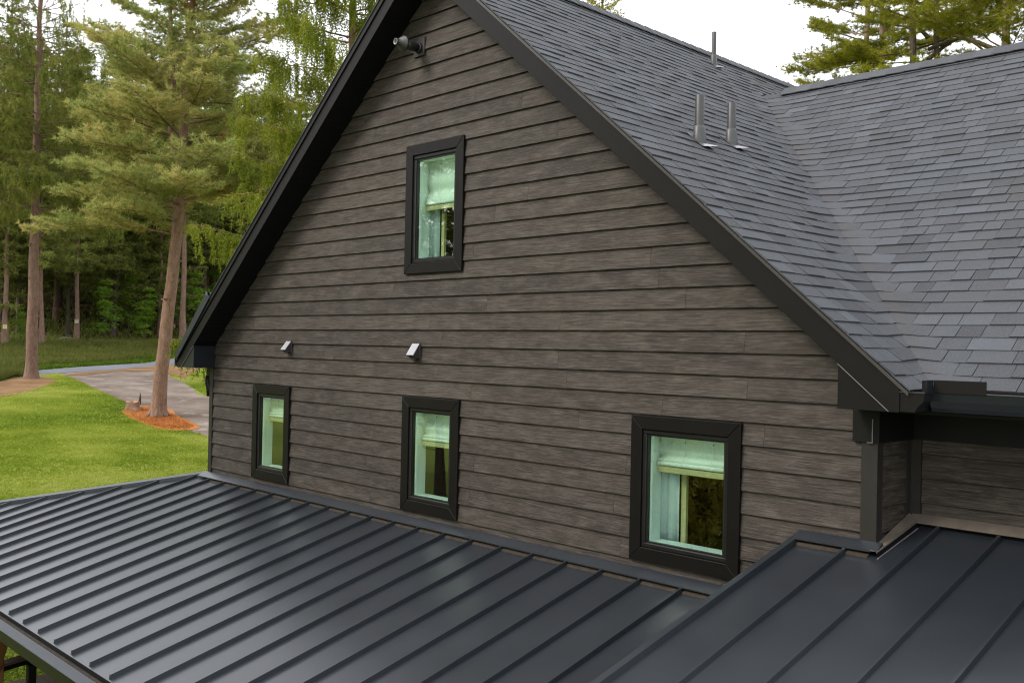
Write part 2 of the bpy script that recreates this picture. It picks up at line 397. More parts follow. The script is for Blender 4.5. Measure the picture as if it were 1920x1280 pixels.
rb = random.Random(11)
for i in rows:
    zb = Z0 - i * COURSE; zt = zb + COURSE - .0025
    if zb < 3.45 : continue
    hl = min(HALF - .09, soff_x(zb) + .003)
    if hl < .1: continue
    gable = soff_x(zb) < HALF
    cuts = [-hl]; x = -hl + rb.uniform(.6, 3.4)
    while x < hl - .5: cuts.append(x); x += rb.choice([3.66, 3.66, 2.4, 1.9])
    cuts.append(hl)
    for a, b in zip(cuts[:-1], cuts[1:]):
        mb = MB(); a2 = a + (.0012 if a > -hl else 0); b2 = b - (.0012 if b < hl else 0)
        sg_ = max(0, hl - min(HALF - .09, soff_x(zt) + .003)); sl0 = sg_ if gable and a == -hl else 0; sl1 = -sg_ if gable and b == hl else 0
        parts = rect_minus((a2, b2, zb, zt), HOLES)
        if len(parts) == 1 and parts[0] == (a2, b2, zb, zt): board(mb, a2, b2, zb, zt, zb, zt, 0, 'y', sl0, sl1)
        else:
            parts = [r for r in parts if r[1] - r[0] > .002 and r[3] - r[2] > .002]
            joined = any(r[1] - r[0] > b2 - a2 - .01 or (r[0] in (h[0] for h in HOLES) and r[1] in (h[1] for h in HOLES)) for r in parts)
            for r in parts:
                board(mb, *r, zb, zt)
                if not joined: mb.build('siding_board', 'siding', house); mb = MB()
        if mb.v: mb.build('siding_board', 'siding', house)
# lower wall under the porch roof
MB().box(-HALF, HALF, -.02, -.002, .05, 3.45).build('lower_wall', 'siding', house)
for sx in (-1, 1):
    x0, x1 = (-HALF - .002, -HALF + .09) if sx < 0 else (HALF - .09, HALF + .028)
    MB().box(x0, x1, -.032, -.002, 3.60 if sx < 0 else 4.06, 5.07 if sx < 0 else 4.83).build('corner_trim', 'corner_trim', house, bev=.003)
MB().box(HALF + .0, HALF + .027, -.001, .06, 4.06, 4.83).build('corner_trim', 'corner_trim', house)
# side walls
MB().box(-HALF, -HALF + .1, .16, 10, .05, 5.3).build('side_wall', 'siding', house)
for i in range(18, 24):                                           # return wall boards and set-back wall boards
    zb = Z0 - i * COURSE
    if zb + COURSE > 3.9:
        mb = MB(); board(mb, .061, .455, max(zb, 3.9), zb + COURSE - .006, zb, zb + COURSE - .006, HALF, 'x'); mb.build('siding_board', 'siding', house)
        for a, b in ((4.985, 7.1), (7.1025, 9.4)):
            mb = MB(); board(mb, a, b, max(zb, 3.95), min(zb + COURSE - .006, 4.95), zb, zb + COURSE - .006, .56); mb.build('siding_board', 'siding', house)
MB().box(4.888, 9.4, .562, .7, .05, 5.06).build('setback_wall', 'black_trim', house)
MB().box(4.70, 4.884, .155, .70, .05, 5.06).build('return_wall', 'black_trim', house)
MB().box(4.886, 4.984, .525, .561, 4.1, 4.83).build('corner_trim', 'corner_trim', house)
MB().box(4.886, 4.912, .456, .524, 4.1, 4.83).build('corner_trim', 'corner_trim', house)

# interior room seen through the panes
rm = MB()
def shell(x0, x1, y0, y1, z0, z1):
    rm.add([(x0, y0, z0), (x1, y0, z0), (x1, y1, z0), (x0, y1, z0), (x0, y0, z1), (x1, y0, z1), (x1, y1, z1), (x0, y1, z1)],
           [(0, 1, 2, 3), (7, 6, 5, 4), (1, 5, 6, 2), (2, 6, 7, 3), (3, 7, 4, 0)])
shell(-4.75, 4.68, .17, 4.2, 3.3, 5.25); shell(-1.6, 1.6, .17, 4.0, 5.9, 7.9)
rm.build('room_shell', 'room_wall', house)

# windows
SHADE = [4.45, 4.40, 4.45, 6.95]
for wi, w in enumerate(WIN):
    x0, x1, z0, z1 = w; gx0, gx1, gz0, gz1 = glass_rect(w)
    win = empty('window', ((x0 + x1) / 2, 0, z0)); win.parent = house; win.location = (0, 0, 0)
    win['label'] = ['narrow left lower window with black trim', 'middle lower window with black trim', 'wide right lower window with black trim', 'upper gable window with black trim'][wi]
    ix0, ix1, iz0, iz1 = x0 + TRIM, x1 - TRIM, z0 + TRIM, z1 - TRIM
    g_ = .0008
    for poly in ([(x0, z1), (x1, z1), (ix1, iz1), (ix0, iz1)], [(x0, z0), (x1, z0), (ix1, iz0), (ix0, iz0)]):
        s = 1 if poly[0][1] == z1 else -1
        MB().prism([(p[0], p[1] + s * g_) for p in poly], 'y', -.046, -.004).build('trim_board', 'window_black', win, bev=.004)
    for poly in ([(x0, z0), (x0, z1), (ix0, iz1), (ix0, iz0)], [(x1, z0), (x1, z1), (ix1, iz1), (ix1, iz0)]):
        MB().prism(poly, 'y', -.046, -.004).build('trim_board', 'window_black', win, bev=.004)
    sa = MB()
    for (a, b, c, d) in ((ix0, ix1, gz1 + .012, iz1), (ix0, ix1, iz0, gz0 - .012), (ix0, gx0 - .012, gz0 - .012, gz1 + .012), (gx1 + .012, ix1, gz0 - .012, gz1 + .012)):
        sa.box(a, b, -.028, .02, c, d)
    sa.build('sash', 'sash_black', win, bev=.006)
    st = MB()
    for (a, b, c, d) in ((gx0 - .012, gx1 + .012, gz1, gz1 + .0115), (gx0 - .012, gx1 + .012, gz0 - .0115, gz0), (gx0 - .0115, gx0, gz0, gz1), (gx1, gx1 + .0115, gz0, gz1)):
        st.box(a, b, -.014, .021, c, d)
    st.build('glazing_bead', 'sash_black', win)
    MB().add([(gx0, 0, gz0), (gx1, 0, gz0), (gx1, 0, gz1), (gx0, 0, gz1)], [(0, 1, 2, 3)]).build('pane', 'glass', win)
    jb = MB()
    for (a, b, c, d) in ((gx0 - .05, gx0 + .001, gz0 - .05, gz1 + .05), (gx1 - .001, gx1 + .05, gz0 - .05, gz1 + .05), (gx0 + .001, gx1 - .001, gz1 - .001, gz1 + .05), (gx0 + .001, gx1 - .001, gz0 - .05, gz0 + .001)):
        jb.box(a, b, .022, .168, c, d)
    jb.box(gx0 + .0015, gx0 + .016, .03, .05, gz0 + .0015, gz1 - .0015)
    jb.build('jamb', 'white_trim', win)
    # casing inside, left of the opening
    # roman shade (hangs inside: its own thing)
    sz = SHADE[wi]; sxa, sxb = gx0 + .012, gx1 + .05
    pos = ['narrow left lower window', 'middle lower window', 'wide right lower window', 'upper gable window'][wi]
    sh = empty('roman_shade', ((sxa + sxb) / 2, .135, sz), 'white roman shade half lowered behind the ' + pos, 'window shade', 'roman shades inside the windows')
    prof = []; n = 26; top = gz1 + .03
    for k in range(n + 1):
        u = k / n; z = top + (sz + .035 - top) * u
        y = .088 + .012 * math.sin(u * 15 + wi) * (.4 + u) - .03 * max(0, u - .72) / .28
        prof.append((y, z))
    cl = MB()
    for (y, z) in prof:
        for x in (sxa + .010 * math.sin(z * 31), (sxa + sxb) / 2, sxb): cl.v.append((x - (sxa + sxb) / 2, y - .09, z - sz))
    for (y, z) in prof:
        for x in (sxa + .010 * math.sin(z * 31), (sxa + sxb) / 2, sxb): cl.v.append((x - (sxa + sxb) / 2, y - .09 + .006, z - sz))
    m_ = len(prof) * 3
    for k in range(len(prof) - 1):
        for j in (0, 1):
            cl.f.append((k * 3 + j, k * 3 + j + 1, k * 3 + j + 4, k * 3 + j + 3)); cl.f.append((m_ + k * 3 + j, m_ + k * 3 + j + 3, m_ + k * 3 + j + 4, m_ + k * 3 + j + 1))
        cl.f.append((k * 3, k * 3 + 3, m_ + k * 3 + 3, m_ + k * 3))
    cl.build('cloth', 'linen', sh, smooth=True)
    hw = (sxb - sxa) / 2
    fo = MB(); fo.tube([(-hw, -.030, .03), (hw, -.030, .032)], [.018, .018], 8); fo.tube([(-hw, -.024, .062), (hw, -.024, .062)], [.014, .014], 8)
    fo.build('gathered_fold', 'linen', sh, smooth=True)
    MB().box(-hw - .004, hw, -.034, -.016, -.042, .008).build('bottom_rail', 'pale_wood', sh, bev=.003)
    for cx in (.35, .72):
        xx = -hw + (sxb - sxa - .03) * cx
        MB().tube([(xx, -.022, top - sz - .05), (xx + .004, -.034, .09), (xx, -.047, .02)], [.0025] * 3, 5).build('pull_cord', 'white_trim', sh)
        MB().tube([(xx, -.012, top - sz - .075), (xx, -.022, top - sz - .075)], [.006, .006], 8).build('cord_eyelet', 'vent_dark', sh)
    if wi in (2, 3):
        a, b = (gx0 - .10, gx0 + .17) if wi == 2 else (gx0 - .10, gx0 + .13)
        cu = empty('curtain', ((a + b) / 2, .225, gz0), 'pale blue white curtain gathered at the left behind the ' + pos, 'curtain', 'curtains inside the windows')
        mb = MB(); N_ = 40
        for zz in (gz0 - .2, gz1 + .05):
            for k in range(N_ + 1):
                u = k / N_; mb.v.append((a + (b - a) * u - (a + b) / 2, .02 * math.sin(u * 17) + .006 * math.sin(u * 41), zz - gz0))
        for k in range(N_): mb.f.append((k, k + 1, N_ + 2 + k, N_ + 1 + k))
        o = mb.build('panel', 'curtain_cloth', cu, smooth=True); md = o.modifiers.new('cloth', 'SOLIDIFY'); md.thickness = .004
        MB().box(b + .005 - (a + b) / 2, b + .055 - (a + b) / 2, .0, .03, -.2, gz1 - gz0 + .05).build('edge_band', 'pale_wood', cu)
    if wi == 0:
        po = empty('tan_bar', (gx0 + .20, .42, 3.3), 'tan wooden stand just inside the narrow left lower window', 'stand')  # free-standing bar added for the tan strip of a door frame
        MB().box(-.035, .035, -.02, .02, .01, 1.55).build('upright', 'pale_wood', po, bev=.004)
        MB().box(-.16, .16, -.13, .13, -.0, .009).build('foot', 'pale_wood', po)
        po.name = 'door_frame_bar'

# main roof slab, soffit, rakes
def slab(name, cb, ct, y0, y1, sgn, xe, m, parent):
    poly = [(0, cb), (sgn * (cb - 5.072) / SLOPE, 5.072), (sgn * (xe - .06), 5.072), (sgn * (xe - .06), 5.195), (sgn * xe, 5.195), (sgn * xe, ct - SLOPE * xe), (0, ct)]
    return MB().prism(poly, 'y', y0, y1).build(name, m, parent)
roof_main = slab('main_roof', 9.43, 9.645, -.33, 10.0, 1, 5.262, 'black_trim', house)
roof_left = slab('left_roof', 9.43, 9.645, -.33, 10.0, -1, 5.262, 'black_trim', house)
SL = math.sqrt(1 + SLOPE ** 2)
for sgn in (-1, 1):
    k = 0; s0 = .05
    while s0 < 4.77 * SL:
        a, b = s0 / SL, min(4.77, (s0 + .298) / SL)
        MB().prism([(sgn * a, SOFF + .006 - SLOPE * a), (sgn * b, SOFF + .006 - SLOPE * b), (sgn * b, 9.428 - SLOPE * b), (sgn * a, 9.428 - SLOPE * a)], 'y', -.328, .005).build('soffit_panel', 'soffit_black', house)
        MB().prism([(sgn * (a + .02), SOFF - SLOPE * (a + .02)), (sgn * (a + .035), SOFF - SLOPE * (a + .035)), (sgn * (a + .035), SOFF + .004 - SLOPE * (a + .035)), (sgn * (a + .02), SOFF + .004 - SLOPE * (a + .02))], 'y', -.328, -.03).build('soffit_bead', 'soffit_black', house)
        s0 += .302
    a, b = .0008, 5.262
    xf = 5.20 if sgn > 0 else 5.255
    ct_ = 9.612 if sgn > 0 else 9.574
    MB().prism([(sgn * a, 9.395 - SLOPE * a), (sgn * (9.395 - 5.066) / SLOPE, 5.066), (sgn * xf, 5.066), (sgn * xf, ct_ - SLOPE * xf), (sgn * a, ct_ - SLOPE * a)], 'y', -.347, -.3305).build('rake_board', 'rake_metal', house, bev=.002)
    for a, b in ((.0008, 2.6), (2.602, 5.262)):
        MB().prism([(sgn * a, ct_ + .0005 - SLOPE * a), (sgn * b, ct_ + .0005 - SLOPE * b), (sgn * b, 9.642 - SLOPE * b), (sgn * a, 9.642 - SLOPE * a)], 'y', -.362, -.3305).build('drip_edge', 'rake_edge' if sgn > 0 else 'black_trim', house)
    # boxed cornice return under the rake foot
    xa, xb = 4.765, (5.195 if sgn > 0 else 5.25)
    MB().prism([(sgn * xa, 5.068), (sgn * (9.392 - 5.068) / SLOPE, 5.068), (sgn * xa, 9.392 - SLOPE * xa)], 'y', -.338, -.002).build('cornice_return', 'blue_black' if sgn < 0 else 'rake_metal', house)
    MB().prism([(sgn * xa, 9.395 - SLOPE * xa), (sgn * 5.128, 9.395 - SLOPE * 5.128), (sgn * 5.128, 9.389 - SLOPE * 5.128), (sgn * xa, 9.389 - SLOPE * xa)], 'y', -.3495, -.3392).build('caulk_line', 'caulk', house)
# soffit and frieze of the right eave
MB().box(HALF + .03, 9.4, -.10, .56, 5.05, 5.066).build('eave_soffit', 'soffit_black', house)
MB().box(4.734, 4.886, -.045, -.003, 4.826, 5.064).build('frieze_board', 'black_trim', house)
MB().box(4.886, 4.93, -.045, .525, 4.826, 5.048).build('frieze_board', 'soffit_black', house)
MB().box(4.93, 9.4, .525, .5615, 4.826, 5.048).build('frieze_board', 'soffit_black', house)
MB().box(4.878, 4.884, -.0495, -.0455, 4.822, 4.99).build('caulk_line', 'caulk', house)
MB().box(4.842, 4.878, -.0495, -.0455, 4.822, 4.827).build('caulk_line', 'caulk', house)
MB().box(5.2, 9.4, -.085, -.04, 5.05, 5.20).build('eave_fascia', 'black_trim', house)
# left eave: frieze, gutter, elbow
MB().box(-4.99, -4.888, -.03, 6, 4.86, 5.066).build('frieze_board', 'soffit_black', house)
MB().tube([(-4.955, -.02, 4.95), (-4.96, -.02, 4.85), (-4.93, -.02, 4.77), (-4.92, -.02, 4.66)], [.035, .04, .035, .03], 8).build('downspout_elbow', 'soffit_black', house, True)
MB().prism([(-5.26, 5.075), (-5.315, 5.075), (-5.335, 5.11), (-5.335, 5.195), (-5.322, 5.195), (-5.322, 5.13), (-5.30, 5.09), (-5.26, 5.09)], 'y', -.345, 6).build('gutter', 'blue_black', house)
MB().box(-5.342, -5.262, -.351, -.345, 5.186, 5.198).build('gutter_end_clip', 'caulk', house)
dv = MB()
p0, p1 = (-5.225, 5.235), (-4.36, 6.11)
dv.prism([(-5.255, 5.205), (-5.19, 5.20), (-4.285, 6.02), p1, (-5.25, 5.265)], 'y', -.378, -.366)
dv.prism([p1, (-4.345, 6.10), (-4.30, 6.045), (-4.315, 6.035), (-4.35, 6.075)], 'y', -.335, -.15)
dv.prism([(-5.24, 5.262), (-4.36, 6.098), (-4.352, 6.106), (-5.245, 5.272)], 'y', -.366, -.22)
dv.build('rain_diverter', 'diverter_grey', house)
MB().box(-4.368, -4.344, -.382, -.3785, 6.06, 6.112).build('diverter_hem', 'caulk', house)
# left wing, its front eave corner shows past the gable
lw = MB()
lw.prism([(.80, 5.80), (5.0, 8.86), (9.2, 5.80), (9.2, 5.66), (5.0, 8.70), (.80, 5.66)], 'x', -6.55, -3.0); lw.build('left_wing_roof', 'gutter_cover', house)
MB().prism([(1.1, .05), (8.9, .05), (8.9, 5.9), (5, 8.65), (1.1, 5.9)], 'x', -6.4, -4.95).build('left_wing_wall', 'siding', house)

# right gutter with end cap, inside corner and splash guard
def kprof(sg=1): return [(0, 5.075), (.075 * sg, 5.075), (.085 * sg, 5.10), (.118 * sg, 5.145), (.125 * sg, 5.20), (.112 * sg, 5.20), (.108 * sg, 5.15), (.078 * sg, 5.11), (.07 * sg, 5.088), (0, 5.088)]
MB().prism([(5.208 + a * 1.25, z) for a, z in kprof()], 'y', -.338, -.10).build('gutter', 'blue_black', house)
MB().prism([(5.205 + a * 1.25, z) for a, z in ((0, 5.073), (.077, 5.073), (.087, 5.10), (.12, 5.145), (.127, 5.203), (0, 5.203))], 'y', -.342, -.3385).build('gutter_end_cap', 'rake_metal', house)
MB().box(5.200, 5.365, -.3455, -.3425, 5.198, 5.206).build('gutter_rim', 'lead_grey', house)  # paler strip paints the specular bright edge of the lip
MB().prism([(-.095 - a, z) for a, z in kprof()], 'x', 5.34, 9.4).build('gutter', 'blue_black', house)
MB().box(5.36, 9.4, -.2235, -.207, 5.2005, 5.2085).build('gutter_rim', 'lead_grey', house)  # lip's specular highlight put into a paler strip
MB().box(5.350, 5.366, -.338, -.224, 5.2005, 5.2085).build('gutter_rim', 'rake_metal', house)
MB().box(5.28, 9.4, -.206, -.10, 5.19, 5.195).build('gutter_mesh', 'dusty_flash', house)
MB().box(5.27, 5.349, -.335, -.2065, 5.19, 5.195).build('gutter_mesh', 'gutter_cover', house)
sg = empty('splash_guard', (0, 0, 0)); sg.parent = house
MB().box(5.372, 5.70, -.226, -.224, 5.20, 5.284).build('plate', 'rake_metal', sg)
MB().box(5.369, 5.371, -.33, -.2265, 5.20, 5.284).build('plate', 'blue_black', sg)
MB().box(5.34, 5.3685, -.332, -.330, 5.20, 5.282).build('plate', 'rake_metal', sg)

# ------------------------------------------------------------------ shingles
TH = math.atan(SLOPE); ZB = 5.212; ZSTEP = .0897
def zm(x): return ROOF - SLOPE * x
def zc(y): return CE + .02 * CS + CS * y
def fillet(p):
    d = zm(p[0]) - zc(p[1]); return (p[0], p[1], p[2] + .5 * (math.sqrt(d * d + .0016) - abs(d)))
rs = random.Random(5)
def tabs(a, b):
    out = []; x = a
    while x < b - .03:
        w = rs.choice([.14, .17, .2, .2, .24, .28, .31]) * rs.uniform(.9, 1.1); e = min(b, x + w)
        if b - e < .06: e = b
        out.append((x, e)); x = e
    return out
def tab_hexa(P, u0, u1, U0, U1, sa, sb, th):
    """P(u,z,h): plane point; lower edge u0..u1 at height sa, upper edge U0..U1 at sb"""
    gp = .0024
    q = [P(u0 + gp, sa, -.004), P(u1 - gp, sa, -.004), P(U1 - gp, sb, -.006), P(U0 + gp, sb, -.006),
         P(u0 + gp, sa, th), P(u1 - gp, sa, th), P(U1 - gp, sb, .0015), P(U0 + gp, sb, .0015)]
    return [fillet(p) for p in q]
HF = [(4, 5, 6, 7), (0, 1, 5, 4), (1, 2, 6, 5), (3, 0, 4, 7)]
def PM(u, z, h):  # main right slope: u = y
    return ((ROOF - z) / SLOPE + h * math.sin(TH), u, z + h * math.cos(TH))
PH = math.atan(CS)
def PC(u, z, h):  # cross wing front slope: u = x
    return (u, (z - CE) / CS - .02 - h * math.sin(PH), z + h * math.cos(PH))
def yv(z): return (z - CE) / CS - .02
def xv(z): return (ROOF - z) / SLOPE
ZC_TOP = 8.915
def shingle_set(kind):
    res = []
    k = 0
    while True:
        za = ZB + k * ZSTEP; zb_ = za + ZSTEP + .012
        if kind == 'main':
            if za > ROOF - .03: break
            zb_ = min(zb_, ROOF - .005)
            end = yv(za) if za < ZC_TOP else 9.9
            for (a, b) in tabs(-.372 + rs.uniform(-.004, .004), max(end, -.25)):
                last = b >= end - 1e-6 and za < ZC_TOP
                U1 = yv(zb_) if last else b
                res.append(tab_hexa(PM, a, b, a, U1, za, zb_, rs.choice([.008, .009, .013, .016])))
        else:
            if za > ZC_TOP - .03: break
            zb_ = min(zb_, ZC_TOP)
            st = xv(za)
            for i, (a, b) in enumerate(tabs(st, 9.4)):
                U0 = xv(zb_) if i == 0 else a
                res.append(tab_hexa(PC, a, b, U0, b, za, zb_, rs.choice([.008, .009, .013, .016])))
        k += 1
    return res
def screen_area(q):
    ps = [project(q[i]) for i in (4, 5, 6, 7)]
    if any(p is None for p in ps): return 0
    if not any(0 <= p[0] <= 1024 and 0 <= p[1] <= 682 for p in ps): return 0
    return abs(sum(ps[i][0] * ps[(i + 1) % 4][1] - ps[(i + 1) % 4][0] * ps[i][1] for i in range(4))) / 2
def lay(kind, parent):
    S = sorted(shingle_set(kind), key=lambda q: -screen_area(q))
    for q in S[:300]: MB().add(q, HF).build('shingle', 'shingle', parent)
    rest = MB()
    for q in S[300:]: rest.add(q, HF)
    tag(rest.build('shingle_field', 'shingle', parent), kind='stuff')
lay('main', roof_main)
cross = MB()
cross.prism([(-.055, CE - .035), (5.0, zc(5.0) - .02), (10.05, CE - .035), (10.05, CE - .17), (5.0, zc(5.0) - .3), (-.055, CE - .17)], 'x', 4.9, 9.4)
cross.add([(xv(CE) + .05, -.02, CE - .03), (.86, 5.0, zc(5.0) - .02), (5.2, 5.0, zc(5.0) - .02), (5.2, -.02, CE - .03)], [(0, 3, 2, 1)])
cross_roof = cross.build('cross_roof', 'black_trim', house)
lay('cross', cross_roof)
lf = MB(); lf.prism([(0, ROOF), (-5.285, zm(5.285)), (-5.285, zm(5.285) - .012), (0, ROOF - .012)], 'y', -.372, 9.9); lf.build('shingle_field', 'shingle', roof_left)['kind'] = 'stuff'
# ridge vents and cap shingles
def caps(axis, a, b, apex, ctr, s1, s2, parent, step=.205):
    t = a; k = 0
    while t < b:
        e = min(b, t + step + .03); lift0, lift1 = .052, .044
        w = .155; mb = MB(); v = []
        for (tt, lf_) in ((t, lift0), (e, lift1)):
            for dz in (0, -.009):
                for (o, zz) in ((-w, -s2 * w), (0, .002), (w, -s1 * w)):
                    v.append((ctr + o, tt, apex + zz + lf_ + dz) if axis == 'y' else (tt, ctr - o, apex + zz + lf_ + dz))
        mb.add(v, [(0, 1, 7, 6), (1, 2, 8, 7), (3, 9, 10, 4), (4, 10, 11, 5), (0, 6, 9, 3), (2, 5, 11, 8), (0, 3, 4, 1), (1, 4, 5, 2), (6, 7, 10, 9), (7, 8, 11, 10)])
        mb.build('ridge_cap', 'shingle', parent); t += step
caps('y', -.38, 9.9, ROOF, 0, SLOPE, SLOPE, roof_main)
caps('x', 1.22, 9.3, zc(5.0), 5.0, CS, CS, cross_roof)
MB().prism([(-.135, ROOF - .135 * SLOPE), (0, ROOF), (.135, ROOF - .135 * SLOPE), (.14, ROOF - .14 * SLOPE + .033), (0, ROOF + .033), (-.14, ROOF - .14 * SLOPE + .033)], 'y', -.30, 9.8).build('ridge_vent', 'soffit_black', roof_main)
zt5 = zc(5.0)
MB().prism([(4.865, zt5 - .135 * CS), (5, zt5), (5.135, zt5 - .135 * CS), (5.14, zt5 - .14 * CS + .033), (5, zt5 + .033), (4.86, zt5 - .14 * CS + .033)], 'x', 1.25, 9.2).build('ridge_vent', 'soffit_black', cross_roof)
# back slope of the cross wing
MB().add([(.9, 5.0, zt5), (9.4, 5.0, zt5), (9.4, 10.05, CE), (5.3, 10.05, CE)], [(0, 1, 2, 3)]).build('shingle_field', 'shingle', cross_roof)['kind'] = 'stuff'
MB().box(4.9, 9.39, 9.4, 9.6, .05, 5.2).build('rear_wall', 'siding', house)

# plumbing vents on the slope
def vent_pipe(x, y, z, ztop, r, lab):
    p = empty('vent_pipe', (0, 0, 0)); p.parent = house; p['label'] = lab
    MB().tube([(x, y, z - .05), (x, y, ztop - .006), (x, y, ztop)], [r, r, r * .93], 16, False).build('pipe', 'pvc_grey', p, True)
    MB().tube([(x, y, ztop - .03), (x, y, ztop - .025)], [r * .9, r * .2], 12).build('pipe_bore', 'soffit_black', p)
    n = Vector((math.sin(TH), 0, math.cos(TH))); d = Vector((math.cos(TH), 0, -math.sin(TH)))
    c = Vector((x, y, zm(x)))
    mb = MB(); N_ = 16; o = 0
    for k in range(N_):
        a = 2 * math.pi * k / N_; ca, sa = math.cos(a), math.sin(a)
        q = c + d * (ca * r * 1.75) + Vector((0, sa * r * 1.5, 0)) + n * .014
        mb.v.append(tuple(q)); mb.v.append((x + ca * r * 1.30, y + sa * r * 1.30, zm(x) + .115 - ca * .012 + .3 * r)); mb.v.append((x + ca * r * 1.0, y + sa * r * 1.0, zm(x) + .135 + .3 * r))
    for k in range(N_):
        k2 = (k + 1) % N_
        for j in (0, 1): mb.f.append((k * 3 + j, k2 * 3 + j, k2 * 3 + j + 1, k * 3 + j + 1))
    mb.build('boot', 'lead_grey', p, True)
    mb = MB(); w, L = r * 2.2, r * 2.7
    pts = [(-L, -w, .016), (-L, w, .016), (L, w, .016), (L + .02, 0, .03), (L, -w, .016)]
    mb.v = [tuple(c + d * a + Vector((0, b, 0)) + n * h) for a, b, h in pts] + [tuple(c + d * a + Vector((0, b, 0)) + n * (h - .004)) for a, b, h in pts]
    mb.f = [(0, 1, 2, 3, 4), (9, 8, 7, 6, 5)] + [(i, i + 5, (i + 1) % 5 + 5, (i + 1) % 5) for i in range(5)]
    mb.build('flashing', 'lead_grey', p)
    mb = MB(); pts = [(L * .55, -w * .3, .02), (L + .012, w * 1.15, .06), (L + .03, w * .2, .05), (L + .012, -w * .9, .022)]
    mb.v = [tuple(c + d * a + Vector((0, b, 0)) + n * h) for a, b, h in pts] + [tuple(c + d * a + Vector((0, b, 0)) + n * (h - .004)) for a, b, h in pts]
    mb.f = [(0, 1, 2, 3), (7, 6, 5, 4)] + [(i, i + 4, (i + 1) % 4 + 4, (i + 1) % 4) for i in range(4)]
    mb.build('lifted_corner', 'lead_light', p)
vent_pipe(2.687, .948, 7.395, 7.83, .044, 'taller front vent pipe on the gable roof slope')
vent_pipe(2.543, 1.703, 7.516, 7.925, .0435, 'shorter front vent pipe beside the valley')
vent_pipe(.374, 4.56, 9.345, 9.80, .033, 'slim vent pipe just under the main ridge')

# boiler exhaust near the peak
ex = empty('exhaust_pipe', (0, 0, 0)); ex.parent = house; ex['label'] = 'exhaust pipe with conical cap near the gable peak'
MB().box(-.385, -.200, -.032, -.024, 8.572, 8.775).build('wall_plate', 'stove_pipe', ex)
MB().tube([(-.292, -.03, 8.66), (-.292, -.06, 8.66)], [.062, .05], 18).build('collar', 'vent_dark', ex, True)
MB().tube([(-.292, -.05, 8.66), (-.292, -.235, 8.66)], [.048, .048], 18).build('pipe', 'vent_dark', ex, True)
MB().tube([(-.292, -.232, 8.66), (-.292, -.234, 8.66), (-.292, -.252, 8.66), (-.292, -.253, 8.66), (-.292, -.305, 8.66), (-.292, -.306, 8.66), (-.292, -.352, 8.66)], [.05, .082, .082, .079, .045, .036, .034], 22, False).build('cap_cone', 'stove_pipe', ex, True)
tr = MB(); N_ = 22
for yy, rr in ((-.353, .034), (-.353, .025), (-.30, .025)):
    for k in range(N_): a = 2 * math.pi * k / N_; tr.v.append((-.292 + rr * math.cos(a), yy, 8.66 + rr * math.sin(a)))
for j in (0, 1):
    for k in range(N_): tr.f.append((j * N_ + k, j * N_ + (k + 1) % N_, (j + 1) * N_ + (k + 1) % N_, (j + 1) * N_ + k))
tr.build('nozzle_ring', 'lead_light', ex, True)
MB().tube([(-.292, -.301, 8.66), (-.292, -.303, 8.66)], [.025, .025], 16).build('nozzle_bore', 'soffit_black', ex)

def vent_hood(x, z, w, h, lab):
    v = empty('vent_hood', (0, 0, 0)); v.parent = house; v['label'] = lab
    MB().box(x - w / 2 - .012, x + w / 2 + .012, -.036, -.022, z - h / 2 - .012, z + h / 2 + .014).build('back_plate', 'stove_pipe', v, bev=.003)
    x0, x1 = x - w / 2, x + w / 2; zt, zb = z + h / 2, z - h / 2
    MB().add([(x0, -.037, zt), (x1, -.037, zt), (x1, -.12, zb + .03), (x0, -.12, zb + .03), (x0, -.037, zt - .008), (x1, -.037, zt - .008), (x1, -.116, zb + .022), (x0, -.116, zb + .022)],
             [(0, 1, 2, 3), (7, 6, 5, 4), (0, 4, 5, 1), (1, 5, 6, 2), (2, 6, 7, 3), (3, 7, 4, 0)]).build('hood', 'vent_plastic', v)
    for xx in (x0 + .001, x1 - .009):
        MB().prism([(-.037, zt - .009), (-.113, zb + .021), (-.06, zb - .005), (-.037, zb - .005)], 'x', xx, xx + .008).build('cheek', 'stove_pipe', v)
    MB().box(x0 + .012, x1 - .012, -.07, -.0375, zb - .02, zb + .01).build('flap', 'vent_dark', v)
vent_hood(-2.80, 5.395, .105, .135, 'left wall vent hood above the narrow window')
vent_hood(-.235, 5.385, .12, .15, 'right wall vent hood above the middle window')

# ------------------------------------------------------------------ metal porch roofs
PS = .262
def zl(y): return 3.532 + PS * y
porch = empty('porch_roof', (0, 0, 0)); porch.parent = house; porch['label'] = 'lower black standing seam metal roof'
EAVE = -3.365; HX, HK = -4.99, 1.16          # hip line x = HX + HK*y
def hip_y(x): return min(-.03, (x - HX) / HK)
ribs = [-4.622 + .41955 * i for i in range(-10, 22)]
for a, b in zip(ribs[:-1], ribs[1:]):
    b = min(b, 4.345)
    if a > 4.3: break
    ya, yb = hip_y(a), hip_y(b)
    if ya <= EAVE: continue
    poly = [(a, EAVE), (b, EAVE), (b, yb), (a, ya)]
    if a < HX < b: poly = [(a, EAVE), (b, EAVE), (b, -.03), (HX, -.03), (a, ya)]
    top = [(x, y, zl(y)) for x, y in poly]; bot = [(x, y, zl(y) - .006) for x, y in poly]; n = len(poly)
    MB().add(top + bot, [tuple(range(n)), tuple(range(2 * n - 1, n - 1, -1))] + [(i, i + n, (i + 1) % n + n, (i + 1) % n) for i in range(n)]).build('metal_panel', 'metal_roof', porch)
